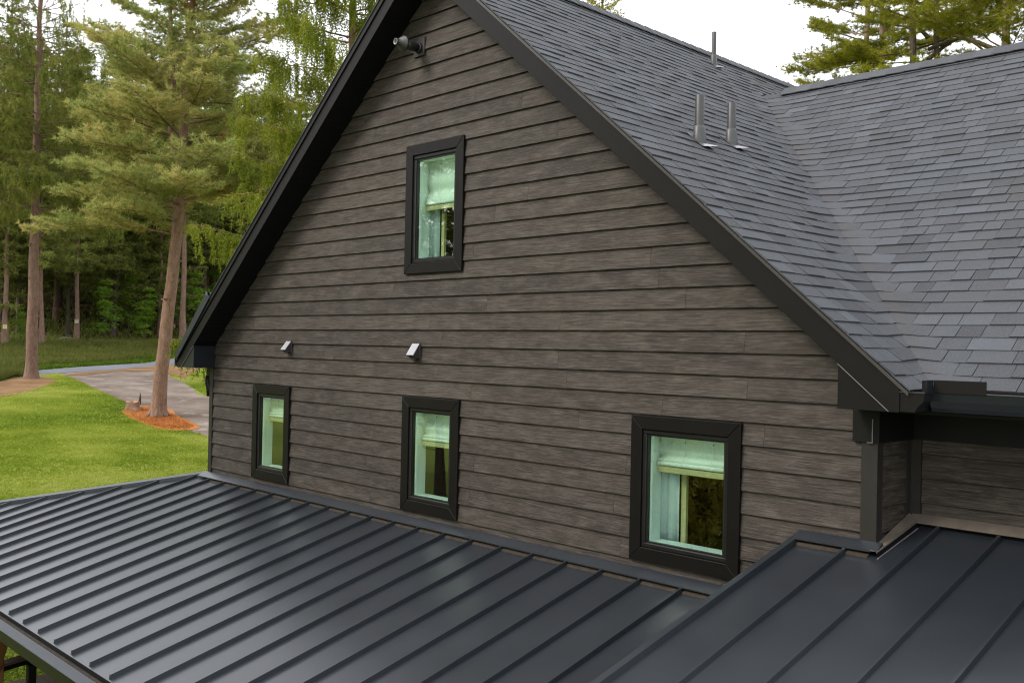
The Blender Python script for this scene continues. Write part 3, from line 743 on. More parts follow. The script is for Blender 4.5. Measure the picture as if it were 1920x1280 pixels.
def rib(x, ya, yb, zf, parent, w=.012, h=.040):
    mb = MB()
    mb.hexa([(x - w, yb, zf(yb)), (x + w, yb, zf(yb)), (x + w, ya, zf(ya)), (x - w, ya, zf(ya)), (x - w * .8, yb + .006, zf(yb) + h), (x + w * .8, yb + .006, zf(yb) + h), (x + w * .8, ya, zf(ya) + h), (x - w * .8, ya, zf(ya) + h)])
    return mb.build('standing_seam', 'metal_roof', parent)
for x in ribs:
    ya = hip_y(x) - (.05 if x < HX else .085)
    if ya > EAVE + .05 and x < 4.3: rib(x, ya, EAVE + .015, zl, porch)
# hip cap and the hip's far side
def hipp(y, off, dz): return (HX + HK * y + off, y, zl(y) + dz)
hc = MB(); ys = [-.02, -3.42]
hc.add([hipp(ys[0], -.10, .02), hipp(ys[0], 0, .060), hipp(ys[0], .10, .050), hipp(ys[1], -.10, .02), hipp(ys[1], 0, .060), hipp(ys[1], .10, .050),
        hipp(ys[0], -.10, -.0), hipp(ys[0], .10, .002), hipp(ys[1], -.10, -.0), hipp(ys[1], .10, .002)],
       [(0, 1, 4, 3), (1, 2, 5, 4), (2, 7, 9, 5), (0, 3, 8, 6), (3, 4, 5, 9, 8), (0, 6, 7, 2, 1)])
hc.build('hip_cap', 'gutter_cover', porch)
fs = MB(); ye = EAVE
fs.add([(HX, -.03, zl(-.03)), (HX + HK * ye, ye, zl(ye)), (HX + HK * ye, 8, zl(ye)), (HX, 8, zl(-.03))], [(0, 1, 2, 3)])
fs.build('side_panel', 'metal_roof', porch)
# wall apron flashing with closure strips
def apron(x0, x1, yw, zw, zf, parent, m='metal_roof', d=.115):
    MB().prism([(yw, zw + .075), (yw - .008, zw + .075), (yw - d, zf(yw - d) + .047), (yw - d, zf(yw - d) + .038), (yw - d + .01, zf(yw - d) + .040), (yw, zw + .055)], 'x', x0, x1).build('apron_flashing', m, parent)
for a, b in ((-4.96, -4.3), (-4.298, -1.25), (-1.248, 1.8), (1.802, 4.33)): apron(a, b, -.024, 3.532 - .01, zl, porch, 'gutter_cover' if False else 'metal_roof')
for a, b in zip(ribs[:-1], ribs[1:]):
    if a > HX and a < 4.2:
        e = min(b, 4.34) - .018
        MB().hexa([(a + .018, -.15, zl(-.15) + .0005), (e, -.15, zl(-.15) + .0005), (e, -.11, zl(-.11) + .0005), (a + .018, -.11, zl(-.11) + .0005),
                   (a + .018, -.145, zl(-.145) + .009), (e, -.145, zl(-.145) + .009), (e, -.11, zl(-.11) + .016), (a + .018, -.11, zl(-.11) + .016)]).build('closure_strip', 'tan_foam', porch)
# porch gutter, fascia, posts
ze = zl(EAVE)
gp = empty('porch_gutter', (0, 0, 0)); gp.parent = house
MB().box(-8.9, 9.4, EAVE + .005, EAVE + .03, ze - .20, ze - .012).build('fascia', 'olive_black', gp)
MB().box(-8.9, 9.4, EAVE - .165, EAVE + .003, ze - .15, ze - .04).build('trough', 'olive_black', gp, bev=.006)
MB().box(-8.9, 9.4, EAVE - .172, EAVE - .052, ze - .0395, ze - .033).build('gutter_cover', 'gutter_cover', gp)
MB().box(-8.9, 9.4, EAVE - .051, EAVE - .020, ze - .0395, ze - .030).build('debris_strip', 'tan_foam', gp)
MB().box(-8.9, 9.4, EAVE - .0195, EAVE + .002, ze - .0395, ze - .036).build('gap_strip', 'soffit_black', gp)
MB().box(-8.85, 9.3, -3.30, -.05, ze - .17, ze - .15).build('porch_ceiling', 'cedar_post', house)
MB().prism([(-3.33, ze - .15), (-.03, ze - .15), (-.03, zl(-.03) - .01), (-3.33, ze - .014)], 'x', -4.8, 9.3).build('porch_rafter_fill', 'black_trim', house)
MB().box(-8.8, 9.3, -3.20, -3.02, ze - .36, ze - .171).build('porch_beam', 'black_trim', house)
for x in (-3.53, .9, 5.0):
    MB().box(x - .095, x + .095, -3.29, -3.10, .7, ze - .421).build('porch_post', 'cedar_post', house, bev=.008)
    for s in (-1, 1):
        a, b = (x + s * .096, 1.80), (x + s * .40, ze - .422)
        MB().prism([a, (a[0], a[1] + .14), (b[0] - s * .12, b[1]), b], 'y', -3.25, -3.14).build('knee_brace', 'cedar_post', house, bev=.006)

# upper metal roof on the right
up = empty('upper_porch_roof', (0, 0, 0)); up.parent = house; up['label'] = 'raised right hand standing seam metal roof'
US = .255
def zu(y): return 4.072 + US * y
UE = -4.2; UL = 4.345
uribs = [4.725, 5.145, 5.558, 5.975, 6.39, 6.805, 7.22, 7.635, 8.05, 8.465, 8.88, 9.3]
edges = [UL] + uribs
for a, b in zip(edges[:-1], edges[1:]):
    if b <= 4.89: polys = [[(a, UE), (b, UE), (b, -.03), (a, -.03)]]
    elif a < 4.89: polys = [[(a, UE), (b, UE), (b, .53), (4.93, .53), (4.93, -.03), (a, -.03)]]
    else: polys = [[(a, UE), (b, UE), (b, .53), (a, .53)]]
    for poly in polys:
        top = [(x, y, zu(y)) for x, y in poly]; bot = [(x, y, zu(y) - .006) for x, y in poly]; n = len(poly)
        MB().add(top + bot, [tuple(range(n)), tuple(range(2 * n - 1, n - 1, -1))] + [(i, i + n, (i + 1) % n + n, (i + 1) % n) for i in range(n)]).build('metal_panel', 'metal_roof', up)
for x in uribs[:-1]: rib(x, (-.10 if x < 4.93 else .455), UE + .015, zu, up, .012, .036)
# left edge trim: raised curb and the wall that steps down to the lower roof
MB().hexa([(UL - .045, UE, zu(UE) - .10), (UL + .004, UE, zu(UE) - .10), (UL + .004, -.02, zu(-.02) - .10), (UL - .045, -.02, zu(-.02) - .10),
           (UL - .045, UE, zu(UE) + .045), (UL + .004, UE, zu(UE) + .045), (UL + .004, -.02, zu(-.02) + .045), (UL - .045, -.02, zu(-.02) + .045)]).build('edge_trim', 'metal_roof', up)
MB().hexa([(UL - .03, UE, zl(UE) - .2), (UL - .001, UE, zl(UE) - .2), (UL - .001, -.03, zl(-.03) - .2), (UL - .03, -.03, zl(-.03) - .2),
           (UL - .03, UE, zu(UE) - .101), (UL - .001, UE, zu(UE) - .101), (UL - .001, -.03, zu(-.03) - .101), (UL - .03, -.03, zu(-.03) - .101)]).build('step_wall', 'black_trim', up)
apron(UL - .02, 4.960, -.024, 4.072 - .012, zu, up, 'metal_roof', .10)
MB().hexa([(4.915, -.124, zu(-.124) + .038), (4.965, -.124, zu(-.124) + .038), (4.995, .50, zu(.50) + .04), (4.915, .50, zu(.5) + .06), (4.915, -.124, zu(-.124) + .050), (4.965, -.124, zu(-.124) + .047), (4.995, .50, zu(.5) + .05), (4.915, .50, zu(.5) + .085)]).build('side_flashing', 'dusty_flash', up)
MB().hexa([(4.963, -.126, zu(-.126) + .001), (4.967, -.126, zu(-.126) + .001), (4.998, .46, zu(.46) + .001), (4.993, .46, zu(.46) + .001), (4.963, -.126, zu(-.126) + .037), (4.967, -.126, zu(-.126) + .037), (4.998, .46, zu(.46) + .039), (4.993, .46, zu(.46) + .039)]).build('flashing_leg', 'soffit_black', up)
MB().hexa([(4.967, -.128, zu(-.128) + .001), (4.975, -.128, zu(-.128) + .001), (5.006, .45, zu(.45) + .001), (4.999, .45, zu(.45) + .001), (4.967, -.128, zu(-.128) + .005), (4.975, -.128, zu(-.128) + .005), (5.006, .45, zu(.45) + .005), (4.999, .45, zu(.45) + .005)]).build('flashing_hem', 'lead_light', up)
apron(4.93, 9.3, .538, 4.072 + US * .56 - .005, zu, up, 'dusty_flash', .085)
for a, b in ((UL + .01, 4.71), (4.74, 4.90)):
    MB().hexa([(a, -.135, zu(-.135) + .0005), (b, -.135, zu(-.135) + .0005), (b, -.10, zu(-.10) + .0005), (a, -.10, zu(-.10) + .0005),
               (a, -.132, zu(-.132) + .013), (b, -.132, zu(-.132) + .013), (b, -.10, zu(-.10) + .015), (a, -.10, zu(-.10) + .015)]).build('closure_strip', 'tan_foam', up)
MB().box(4.2, 9.3, UE, UE + .03, zu(UE) - .25, zu(UE) - .008).build('fascia', 'olive_black', up)

# deck under the porch and its railing
dk = empty('deck', (-3, -2, .7)); tag(dk, 'brown board deck under the porch roof', 'deck')
yy = -3.45; k = 0
while yy < -.1:
    MB().box(-6.4 + 3, 8.0 + 3, yy + 2, yy + .138 + 2, -.028, 0).build('deck_board', 'deck_wood', dk); yy += .144
MB().box(-3.4, 10.9, -1.45, 1.9, -.25, -.03).build('joist_frame', 'black_trim', dk)
rl = empty('deck_railing', (-4.4, -2.7, .7), 'brown capped deck railing with a black post below the porch gutter', 'railing')
def rail_bar(w, z0, z1, name, m):
    a, b = (.07, -.37), (-.30, .8)
    MB().hexa([(a[0] - w, a[1], z0), (a[0] + w, a[1], z0), (b[0] + w, b[1], z0), (b[0] - w, b[1], z0), (a[0] - w, a[1], z1), (a[0] + w, a[1], z1), (b[0] + w, b[1], z1), (b[0] - w, b[1], z1)]).build(name, m, rl, bev=.004)
rail_bar(.07, .865, .903, 'cap_rail', 'deck_wood'); rail_bar(.038, .80, .864, 'top_rail', 'soffit_black')
for yy, xx in ((.22, -.055), (-.32, .05), (.76, -.28)):
    MB().box(xx - .046, xx + .046, yy - .046, yy + .046, 0, .799).build('post', 'soffit_black', rl, bev=.004)

# ------------------------------------------------------------------ trees
def tri_object(name, V, F, m, parent=None, smooth=False):
    """V (n,3) array, F (k,3) int array"""
    me = bpy.data.meshes.new(name); V = np.ascontiguousarray(V, dtype=np.float32); F = np.ascontiguousarray(F, dtype=np.int32)
    me.vertices.add(len(V)); me.vertices.foreach_set('co', V.ravel())
    me.loops.add(F.size); me.loops.foreach_set('vertex_index', F.ravel())
    me.polygons.add(len(F)); me.polygons.foreach_set('loop_start', np.arange(0, F.size, 3, dtype=np.int32))
    me.update(calc_edges=True); me.materials.append(MATS[m])
    if smooth: me.shade_smooth()
    o = bpy.data.objects.new(name, me); COL.objects.link(o)
    if parent: o.parent = parent
    return o
def unit(a): return a / np.maximum(np.linalg.norm(a, axis=-1, keepdims=True), 1e-9)
def tufts(C, D, K, L, w, bias=.8, rng=RNG, flat=1.0, jl=.35):
    """needle bunches: K thin blades from each centre C (n,3), spread about direction D"""
    n = len(C); r = rng.normal(size=(n, K, 3)); r[..., 2] *= flat
    d = unit(D[:, None, :] * bias + unit(r)); ln = L * (1 + jl * rng.uniform(-1, 1, size=(n, K, 1)))
    p = unit(np.cross(d, rng.normal(size=(n, K, 3)))) * w
    b = C[:, None, :] + d * ln * .06
    V = np.stack([b - p, b + p, C[:, None, :] + d * ln], axis=2).reshape(-1, 3)
    return V, np.arange(len(V)).reshape(-1, 3)
def curve(p0, az, el, L, droop, n=7, wob=.04, rng=RNG):
    """limb polyline: starts at elevation el, bends by droop (radians over its length)"""
    pts = [np.array(p0, float)]; s = L / (n - 1); a = az
    for k in range(n - 1):
        e = el + droop * (k / (n - 1)); a += rng.normal() * wob
        pts.append(pts[-1] + s * np.array([math.cos(e) * math.cos(a), math.cos(e) * math.sin(a), math.sin(e) + rng.normal() * wob * .5]))
    return np.array(pts)
def along(P, t):
    f = t * (len(P) - 1); i = min(int(f), len(P) - 2); return P[i] + (P[i + 1] - P[i]) * (f - i)

def pine_limb(P, C, D, wood, rng, gap=.30, tw=.40, start=.22, r0=.05, fan=1.0, sp=.15):
    """secondary twigs on both sides of a limb, needle bunches along them"""
    L = np.linalg.norm(np.diff(P, axis=0), axis=1).sum()
    wood.tube(P, np.linspace(r0, .008, len(P)), 5, False)
    n = max(3, int(L / gap))
    for k in range(n):
        t = start + (1 - start) * (k + rng.uniform(0, .8)) / n
        if t > 1: t = 1
        o = along(P, t); dirn = unit(along(P, min(1, t + .05)) - along(P, max(0, t - .05)))
        side = 1 if k % 2 else -1; ang = side * rng.uniform(.5, 1.15) * fan
        az = math.atan2(dirn[1], dirn[0]) + ang
        ln = tw * L * (1 - t) * rng.uniform(.6, 1.1) + rng.uniform(.25, .6)
        Q = curve(o, az, rng.uniform(-.05, .35), ln, .25, 5, .12, rng)
        wood.tube(Q, np.linspace(.012, .004, 5), 3, False)
        m = max(2, int(ln / sp))
        for j in range(m):
            u = (j + 1) / m; c = along(Q, u)
            C.append(c + rng.normal(size=3) * .05); d = unit(Q[-1] - Q[0]) * .5 + np.array([0, 0, .6]); D.append(d)
    for j in range(4): C.append(along(P, 1 - j * .04) + rng.normal(size=3) * .05); D.append(unit(P[-1] - P[-2]) + np.array([0, 0, .4]))

def trunk_tube(mb, base, pts, radii, n=14, rng=RNG):
    """trunk with root flare and old branch collars"""
    mb.tube(pts, radii, n, False)

def finish_tree(root, wood, C, D, leaf, bark, K, L, w, bias=.8, flat=1.0, extra=None):
    wood.build('trunk', bark, root, True)
    V, F = tufts(np.array(C), np.array(D), K, L, w, bias, RNG, flat)
    if extra is not None: V2, F2 = extra; F2 = F2 + len(V); V = np.vstack([V, V2]); F = np.vstack([F, F2])
    tri_object('crown', V, F, leaf, root)

def lean_pts(H, dx, dy, n=14, wob=.05, seed=1):
    r = random.Random(seed); out = []
    for k in range(n):
        u = k / (n - 1); out.append((dx * u + r.uniform(-wob, wob) * (0 < k < n - 1), dy * u + r.uniform(-wob, wob) * (0 < k < n - 1), H * u))
    return out
def trunk_at(T, z):
    for a, b in zip(T[:-1], T[1:]):
        if a[2] <= z <= b[2]:
            f = (z - a[2]) / (b[2] - a[2] + 1e-9); return np.array([a[i] + (b[i] - a[i]) * f for i in range(3)])
    return np.array(T[-1])
def flare(T, r0, r1, H):
    rad = []
    for p in T:
        u = p[2] / H; rad.append(r0 + (r1 - r0) * u + r0 * .55 * math.exp(-p[2] / .35))
    return rad
def collars(mb, T, r0, r1, H, z0, z1, seed):
    r = random.Random(seed); z = z0
    while z < z1:
        c = trunk_at(T, z); rad = r0 + (r1 - r0) * z / H
        for k in range(r.randint(2, 4)):
            a = r.uniform(0, 6.28); d = Vector((math.cos(a), math.sin(a), .15)); p = Vector(c) + d * rad * .85 + Vector((0, 0, r.uniform(-.1, .1)))
            mb.tube([p, p + d * .06, p + d * r.uniform(.08, .16)], [.06, .045, .02], 6)
        z += r.uniform(.7, 1.1)

# right-pointing direction in the picture, as a world azimuth on the ground
AZ_R = math.atan2(CAM_RIGHT[1], CAM_RIGHT[0]); 

# --- big white pine in the lawn
def white_pine_main():
    rng = np.random.default_rng(21)
    root = empty('pine_tree', gpt(45.3, 1.89, -.05), 'tall white pine with bare leaning brown trunk rising from an orange needle bed', 'tree')
    H = 27.0; rx = Vector((CAM_RIGHT[0], CAM_RIGHT[1], 0)).normalized()
    prof = [(0, 0), (2, .12), (4, .30), (7, .56), (9, .72), (12, .80), (15, .95), (20, 1.2), (27, 1.3)]
    zs = sorted(set([.0, .15, .3, .6, 1.0, 1.6] + [2 + i for i in range(26)]))
    r_ = random.Random(3); T = []
    for z in zs:
        off = np.interp(z, [p[0] for p in prof], [p[1] for p in prof]) + r_.uniform(-.02, .02); T.append((rx.x * off, rx.y * off, z))
    wood = MB(); rad = flare(T, .31, .05, H); wood.tube(T, rad, 16, False)
    for k in range(7):          # root flare ridges
        a = k * .9 + .3; d = Vector((math.cos(a), math.sin(a), 0))
        wood.tube([d * .27 + Vector((0, 0, .5)), d * .36 + Vector((0, 0, .18)), d * .58 + Vector((0, 0, .0))], [.05, .09, .04], 6)
    collars(wood, T, .36, .06, H, 3.2, 9.5, 4)
    # second leader
    b0 = trunk_at(T, 10.6); P2 = [tuple(b0 + np.array([rx.x * o, rx.y * o, z])) for o, z in ((0, 0), (-.35, .8), (-.45, 2), (-.40, 4), (-.6, 7), (-.7, 11))]
    wood.tube(P2, [.13, .15, .14, .12, .09, .03], 9, False)
    C, D = [], []
    az_l = AZ_R + math.pi
    hand = [(8.0, az_l + .15, .12, 6.6, -.28), (8.9, az_l - .25, .25, 5.0, -.15), (8.3, AZ_R + 2.0, .1, 3.2, -.2), (9.2, az_l - .9, .2, 4.6, -.2), (8.6, AZ_R - 1.9, .1, 4.2, -.25),
            (9.6, AZ_R + .1, .25, 4.0, -.1), (10.4, az_l + .05, .15, 5.6, -.05), (10.8, AZ_R - .2, .3, 5.2, .0), (11.3, az_l + .3, .35, 4.8, .05)]
    for (z, a, e, L, dr) in hand:
        P = curve(trunk_at(T, z), a, e, L, dr, 9, .09, rng); pine_limb(P, C, D, wood, rng, .15, .50, .16, .055, 1.0, .12)
    z = 9.4
    while z < 26.2:
        n = rng.integers(4, 7); ph = rng.uniform(0, 6.28)
        for k in range(n):
            a = ph + k * 6.28 / n + rng.normal() * .25; u = (z - 9) / 17
            L = (5.4 * (1 - u) ** .55 + .5) * rng.uniform(.65, 1.1); e = .18 + .5 * u + rng.normal() * .1
            P = curve(trunk_at(T, z + rng.uniform(-.2, .2)), a, e, L, .12 - .25 * (1 - u), 8, .06, rng); pine_limb(P, C, D, wood, rng, .145, .52, .2, .045, 1.0, .12)
        z += rng.uniform(.75, 1.1)
    finish_tree(root, wood, C, D, 'leaf_pine', 'bark_pine', 15, .23, .0135, .75, .7)
    return root
white_pine_main()

def weep_strands(P, rng, dens, lmin, lmax, start=.12):
    """hanging branchlets below a limb: chains of small downward tufts"""
    C, D = [], []
    L = np.linalg.norm(np.diff(P, axis=0), axis=1).sum(); n = int(L * dens)
    for k in range(n):
        t = start + (1 - start) * rng.uniform(); c = along(P, t) + rng.normal(size=3) * np.array([.07, .07, .03])
        ln = rng.uniform(lmin, lmax) * (.5 + .9 * math.sin(math.pi * min(1, t + .1))); m = max(2, int(ln / .085)); sway = rng.normal(size=2) * .12
        for j in range(m):
            u = j / m; C.append(c + np.array([sway[0] * u, sway[1] * u, -ln * u])); D.append(np.array([rng.normal() * .15, rng.normal() * .15, -1.0]))
    return C, D
def spruce(root, H, zc0, lmax, leaf, bark, seed, r0=.3, dens=11, hang=(.25, .6), step=(.55, .8), nbr=(5, 8), sparse_top=False, K=7, L=.13, w=.011, lean=(0, 0)):
    rng = np.random.default_rng(seed); wood = MB(); T = lean_pts(H, lean[0], lean[1], 24, .03, seed)
    T = [T[0], tuple(np.array(T[0]) * .8 + np.array(T[1]) * .2), tuple(np.array(T[0]) * .5 + np.array(T[1]) * .5)] + T[1:]
    wood.tube(T, flare(T, r0, .03, H), 14, False); collars(wood, T, r0, .03, H, 1.6, zc0, seed)
    C, D = [], []
    z = zc0
    while z < H - .4:
        u = (z - zc0) / (H - zc0); n = rng.integers(*nbr); ph = rng.uniform(0, 6.28)
        for k in range(n):
            a = ph + k * 6.28 / n + rng.normal() * .2; Lb = (lmax * (1 - u) ** .8 + .35) * rng.uniform(.7, 1.1)
            e = -.12 + .55 * u + rng.normal() * .07
            P = curve(trunk_at(T, z + rng.uniform(-.15, .15)), a, e, Lb, .30, 8, .04, rng)
            wood.tube(P, np.linspace(.035, .006, 8), 5, False)
            dd = dens * (.3 if sparse_top and u > .42 else 1)
            c, d = weep_strands(P, rng, dd, *hang); C += c; D += d
            for q in range(int(Lb / .5)):
                t = rng.uniform(.3, 1); dirn = unit(along(P, min(1, t + .05)) - along(P, max(0, t - .05)))
                Q = curve(along(P, t), math.atan2(dirn[1], dirn[0]) + rng.choice([-1, 1]) * rng.uniform(.5, 1), e, Lb * .28 * rng.uniform(.5, 1.2), .1, 5, .06, rng)
                wood.tube(Q, np.linspace(.012, .004, 5), 3, False); c, d = weep_strands(Q, rng, dd, *hang, .1); C += c; D += d
        z += rng.uniform(*step)
    finish_tree(root, wood, C, D, leaf, bark, K, L, w, .95, 1.0)

r = empty('spruce_tree', gpt(59.2, -4.1, -.05), 'dark spruce with a thick bare reddish trunk at the left edge of the lawn', 'tree')
spruce(r, 30, 9.5, 5.2, 'leaf_spruce', 'bark_spruce', 31, .31, 4.6, (.2, .7), (.6, .95), (5, 8), True, 6, .20, .020)
r = empty('spruce_tree', gpt(29.3, 6.6, -.05), 'weeping spruce with yellow green hanging branchlets close behind the left gable rake', 'tree')
spruce(r, 24, 4.2, 4.4, 'leaf_weeping', 'bark_pine', 32, .22, 15, (.3, 1.0), (.85, 1.3), (5, 8), False, 5, .135, .013)

# --- white pines behind the cross roof
def back_pine(pos, label, stems, limbs, seed, leaf='leaf_bright', bark='bark_tan', H=25, z0=13.0, lm=3.4, bare=0.0):
    rng = np.random.default_rng(seed); x, y = pos; root = empty('pine_tree', (x, y, g_xy(x, y) - .05), label, 'tree')
    wood = MB(); C, D = [], []; base = None
    for (dx, lean, r0, h) in stems:
        ax = math.cos(AZ_R), math.sin(AZ_R)
        T = [(ax[0] * (dx * min(1, k / 3) + lean * k / 16) + rng.normal() * .03, ax[1] * (dx * min(1, k / 3) + lean * k / 16) + rng.normal() * .03, h * k / 16) for k in range(17)]
        wood.tube(T, flare(T, r0, .05, h), 12, False)
        z = z0
        while z < h - .5:
            n = rng.integers(2, 5); ph = rng.uniform(0, 6.28)
            for k in range(n):
                u = (z - z0) / (h - z0); a = ph + k * 6.28 / n + rng.normal() * .3
                L = (lm * (1 - u) ** .5 + .6) * rng.uniform(.6, 1.15)
                if math.cos(a - math.atan2(CAM_POS[1] - y, CAM_POS[0] - x)) > 1 - bare: continue      # the side facing the house has lost its limbs
                P = curve(trunk_at(T, z), a, .15 + .45 * u + rng.normal() * .15, L, .15, 8, .10, rng); pine_limb(P, C, D, wood, rng, .15, .50, .34, .04, 1.0, .12)
            z += rng.uniform(.6, .95)
    for (zz, az, e, L, dr, rr) in limbs:
        P = curve((0, 0, zz), AZ_R + az, e, L, dr, 9, .10, rng); pine_limb(P, C, D, wood, rng, .18, .40, .40, rr, 1.0, .12)
    finish_tree(root, wood, C, D, leaf, bark, 16, .21, .011, .75, .8)
    return root
def polar(az, r): a = math.radians(az); return (CAM_POS[0] - math.sin(a) * r, CAM_POS[1] + math.cos(a) * r)
back_pine((-12.85, 36.66), 'two stemmed white pine with pale trunks rising behind the right roof ridge', [(-.28, .25, .22, 33), (.55, -.05, .20, 31)], [(17.2, math.pi - .1, .5, 3.4, -.9, .06), (18.4, math.pi + .2, .1, 3.4, -.1, .05)], 41, 'leaf_bright', 'bark_tan', 33, 15.5, 4.0, .9)
back_pine((-9.0, 33.97), 'forked pine with thick dark crooked limbs behind the right roof ridge', [(.0, -1.2, .24, 31), (.9, -.9, .2, 29)], [(16.6, .2, .7, 3.6, -.4, .11), (17.5, 2.8, .9, 2.6, -.9, .10), (17.0, -.2, .35, 4.0, -.1, .09)], 42, 'leaf_bright', 'bark_dark', 31, 15.0, 4.1, .75)
back_pine((-5.6, 31.6), 'bright yellow green pine with broad low branches at the right edge of the picture', [(.3, .4, .25, 32)], [(16.2, math.pi + .1, .25, 5.0, .0, .10), (17.0, math.pi - .3, .4, 4.4, .0, .07), (15.8, math.pi + .5, .2, 4.2, .1, .06), (18.4, math.pi + .25, .2, 4.6, .0, .06)], 43, 'leaf_bright', 'bark_tan', 32, 14.5, 5.0)
back_pine((-31.2, 38.9), 'pine whose top just shows above the main roof ridge', [(0, 0, .22, 24.6)], [], 44, 'leaf_bright', 'bark_tan', 24, 14, 3.2)
back_pine((-20.2, 42.2), 'pine whose tip peeps over the junction of the two ridges', [(0, 0, .2, 18.6)], [], 45, 'leaf_bright', 'bark_tan', 17.6, 9, 2.6)

# --- forest on the slope: a few shapes, copied tree by tree
def forest_proto(kind, seed):
    rng = np.random.default_rng(seed); root = bpy.data.objects.new('forest_tree', None); COL.objects.link(root)
    wood = MB(); H = [26, 29, 24, 27, 22][kind]; T = lean_pts(H, rng.normal() * .5, rng.normal() * .5, 12, .06, seed)
    wood.tube(T, flare(T, .20, .03, H), 8, False); C, D = [], []
    z = [6.5, 9.5, 4.8, 7, 3][kind]; zc0 = z
    for q in range(10):   # dead stubs on the bare trunk
        zz = rng.uniform(2, zc0); P = curve(trunk_at(T, zz), rng.uniform(0, 6.28), rng.uniform(-.2, .2), rng.uniform(.4, 1.5), -.2, 4, .1, rng); wood.tube(P, np.linspace(.022, .005, 4), 3, False)
    while z < H - .5:
        u = (z - zc0) / (H - zc0); n = rng.integers(5, 8); ph = rng.uniform(0, 6.28)
        for k in range(n):
            a = ph + k * 6.28 / n + rng.normal() * .3; L = (3.6 * (1 - u) ** .7 + .5) * rng.uniform(.7, 1.15)
            P = curve(trunk_at(T, z), a, -.1 + .5 * u, L, .2, 6, .08, rng); wood.tube(P, np.linspace(.03, .006, 6), 3, False)
            for t in np.linspace(.2, 1, max(4, int(L / .24))):
                for q in range(3):
                    C.append(along(P, t) + rng.normal(size=3) * np.array([.34 * (1.15 - t) + .1, .34 * (1.15 - t) + .1, .10])); D.append(np.array([rng.normal() * .4, rng.normal() * .4, -.5 if kind in (0, 2, 4) else .4]))
        z += rng.uniform(.65, 1.0)
    wood.build('trunk', 'bark_dark' if kind in (0, 2) else 'bark_spruce', root, True)
    V, F = tufts(np.array(C), np.array(D), 6, .36, .036, .8, rng, .7); tri_object('crown', V, F, 'leaf_forest', root)
    return root
protos = [forest_proto(k, 60 + k) for k in range(5)]
def copy_tree(proto, first):
    if first: return proto
    c = proto.copy(); COL.objects.link(c)
    for ch in list(proto.children): d = ch.copy(); COL.objects.link(d); d.parent = c
    return c
used = set(); fr = random.Random(77)
def plant(kind, t, v, sc, label, group=None, rz=None):
    o = copy_tree(protos[kind], kind not in used); used.add(kind)
    o.name = 'forest_tree'; o.location = gpt(t, v, -.05); o.scale = (sc, sc, sc); o.rotation_euler = (0, 0, fr.uniform(0, 6.28) if rz is None else rz)
    o['label'] = label; o['category'] = 'tree'
    if group: o['group'] = group
    return o
s1 = plant(1, 86.7, -7.95, 1.0, 'slim forest pine with a yellow sign at the far left edge')
plant(3, 87.1, -5.35, .95, 'slim bare forest trunk just right of the thick spruce trunk')
s2 = plant(3, 92.4, -2.95, 1.0, 'slim forest pine with a pale sign at the edge of the wood')
plant(1, 91.0, 5.75, 1.25, 'pale grey forest trunk between the big pine and the gable eave')
row_t = [90, 94, 98, 102, 106, 110, 115, 120, 126, 133, 141, 150]
for t in row_t:
    v = -.112 * t - 1
    while v < .30 * t + 2:
        tt, vv = t + fr.uniform(-1.6, 1.6), v + fr.uniform(-.9, .9)
        edge = np.interp(vv, [p[1] for p in FLOOR_EDGE], [p[0] for p in FLOOR_EDGE])
        if tt > edge + 1.5 and not (t < 96 and -9.5 < vv < -1.5):
            plant(fr.choice([0, 0, 2, 2, 4, 1, 3]), tt, vv, fr.uniform(.82, 1.1) * (1 if t < 118 else .8), 'dark crowded conifer in the wood on the slope beyond the road', 'conifers in the wood beyond the road')
        v += fr.uniform(2.6, 4.2) * (1 + (t - 90) / 110)

# posted signs on two trunks
for (t, v, z, m, lab) in ((86.45, -7.95, 1.45, 'posted_sign', 'small yellow sign on the slim trunk at the far left edge'), (92.12, -2.95, 1.75, 'sign_white', 'small pale sign on the slim trunk left of the big pine')):
    s = empty('posted_sign', gpt(t, v, z), lab, 'sign'); s.rotation_euler = (0, 0, math.radians(68) )
    MB().box(-.15, .15, -.006, .0, 0, .32).build('sign_plate', m, s)
    for zz in (.24, .17, .13, .09): MB().box(-.10, .10, -.0085, -.0065, zz, zz + (.035 if zz > .2 else .012)).build('print_bar', 'dusty_flash', s)

# understorey saplings with bright leaf sprays
def sapling_proto(seed):
    rng = np.random.default_rng(seed); root = bpy.data.objects.new('sapling', None); COL.objects.link(root); wood = MB(); H = rng.uniform(5, 6.5)
    T = lean_pts(H, rng.normal() * .4, rng.normal() * .4, 8, .08, seed); wood.tube(T, flare(T, .05, .01, H), 6, False); C, D = [], []
    z = 1.2
    while z < H:
        for k in range(rng.integers(3, 5)):
            P = curve(trunk_at(T, z), rng.uniform(0, 6.28), .15, rng.uniform(.7, 2.4) * (1.15 - z / H), rng.uniform(-.6, .1), 6, .16, rng); wood.tube(P, np.linspace(.015, .004, 6), 3, False)
            for t in np.linspace(.15, 1, 26): C.append(along(P, t) + rng.normal(size=3) * np.array([.24, .24, .10])); D.append(np.array([rng.normal() * .6, rng.normal() * .6, -.1]))
        z += rng.uniform(.2, .75)
    wood.build('trunk', 'bark_dark', root, True)
    V, F = tufts(np.array(C), np.array(D), 5, .17, .035, .5, rng, .3); tri_object('crown', V, F, 'leaf_sapling', root); return root
sp = [sapling_proto(90), sapling_proto(91), sapling_proto(92)]; usp = set()
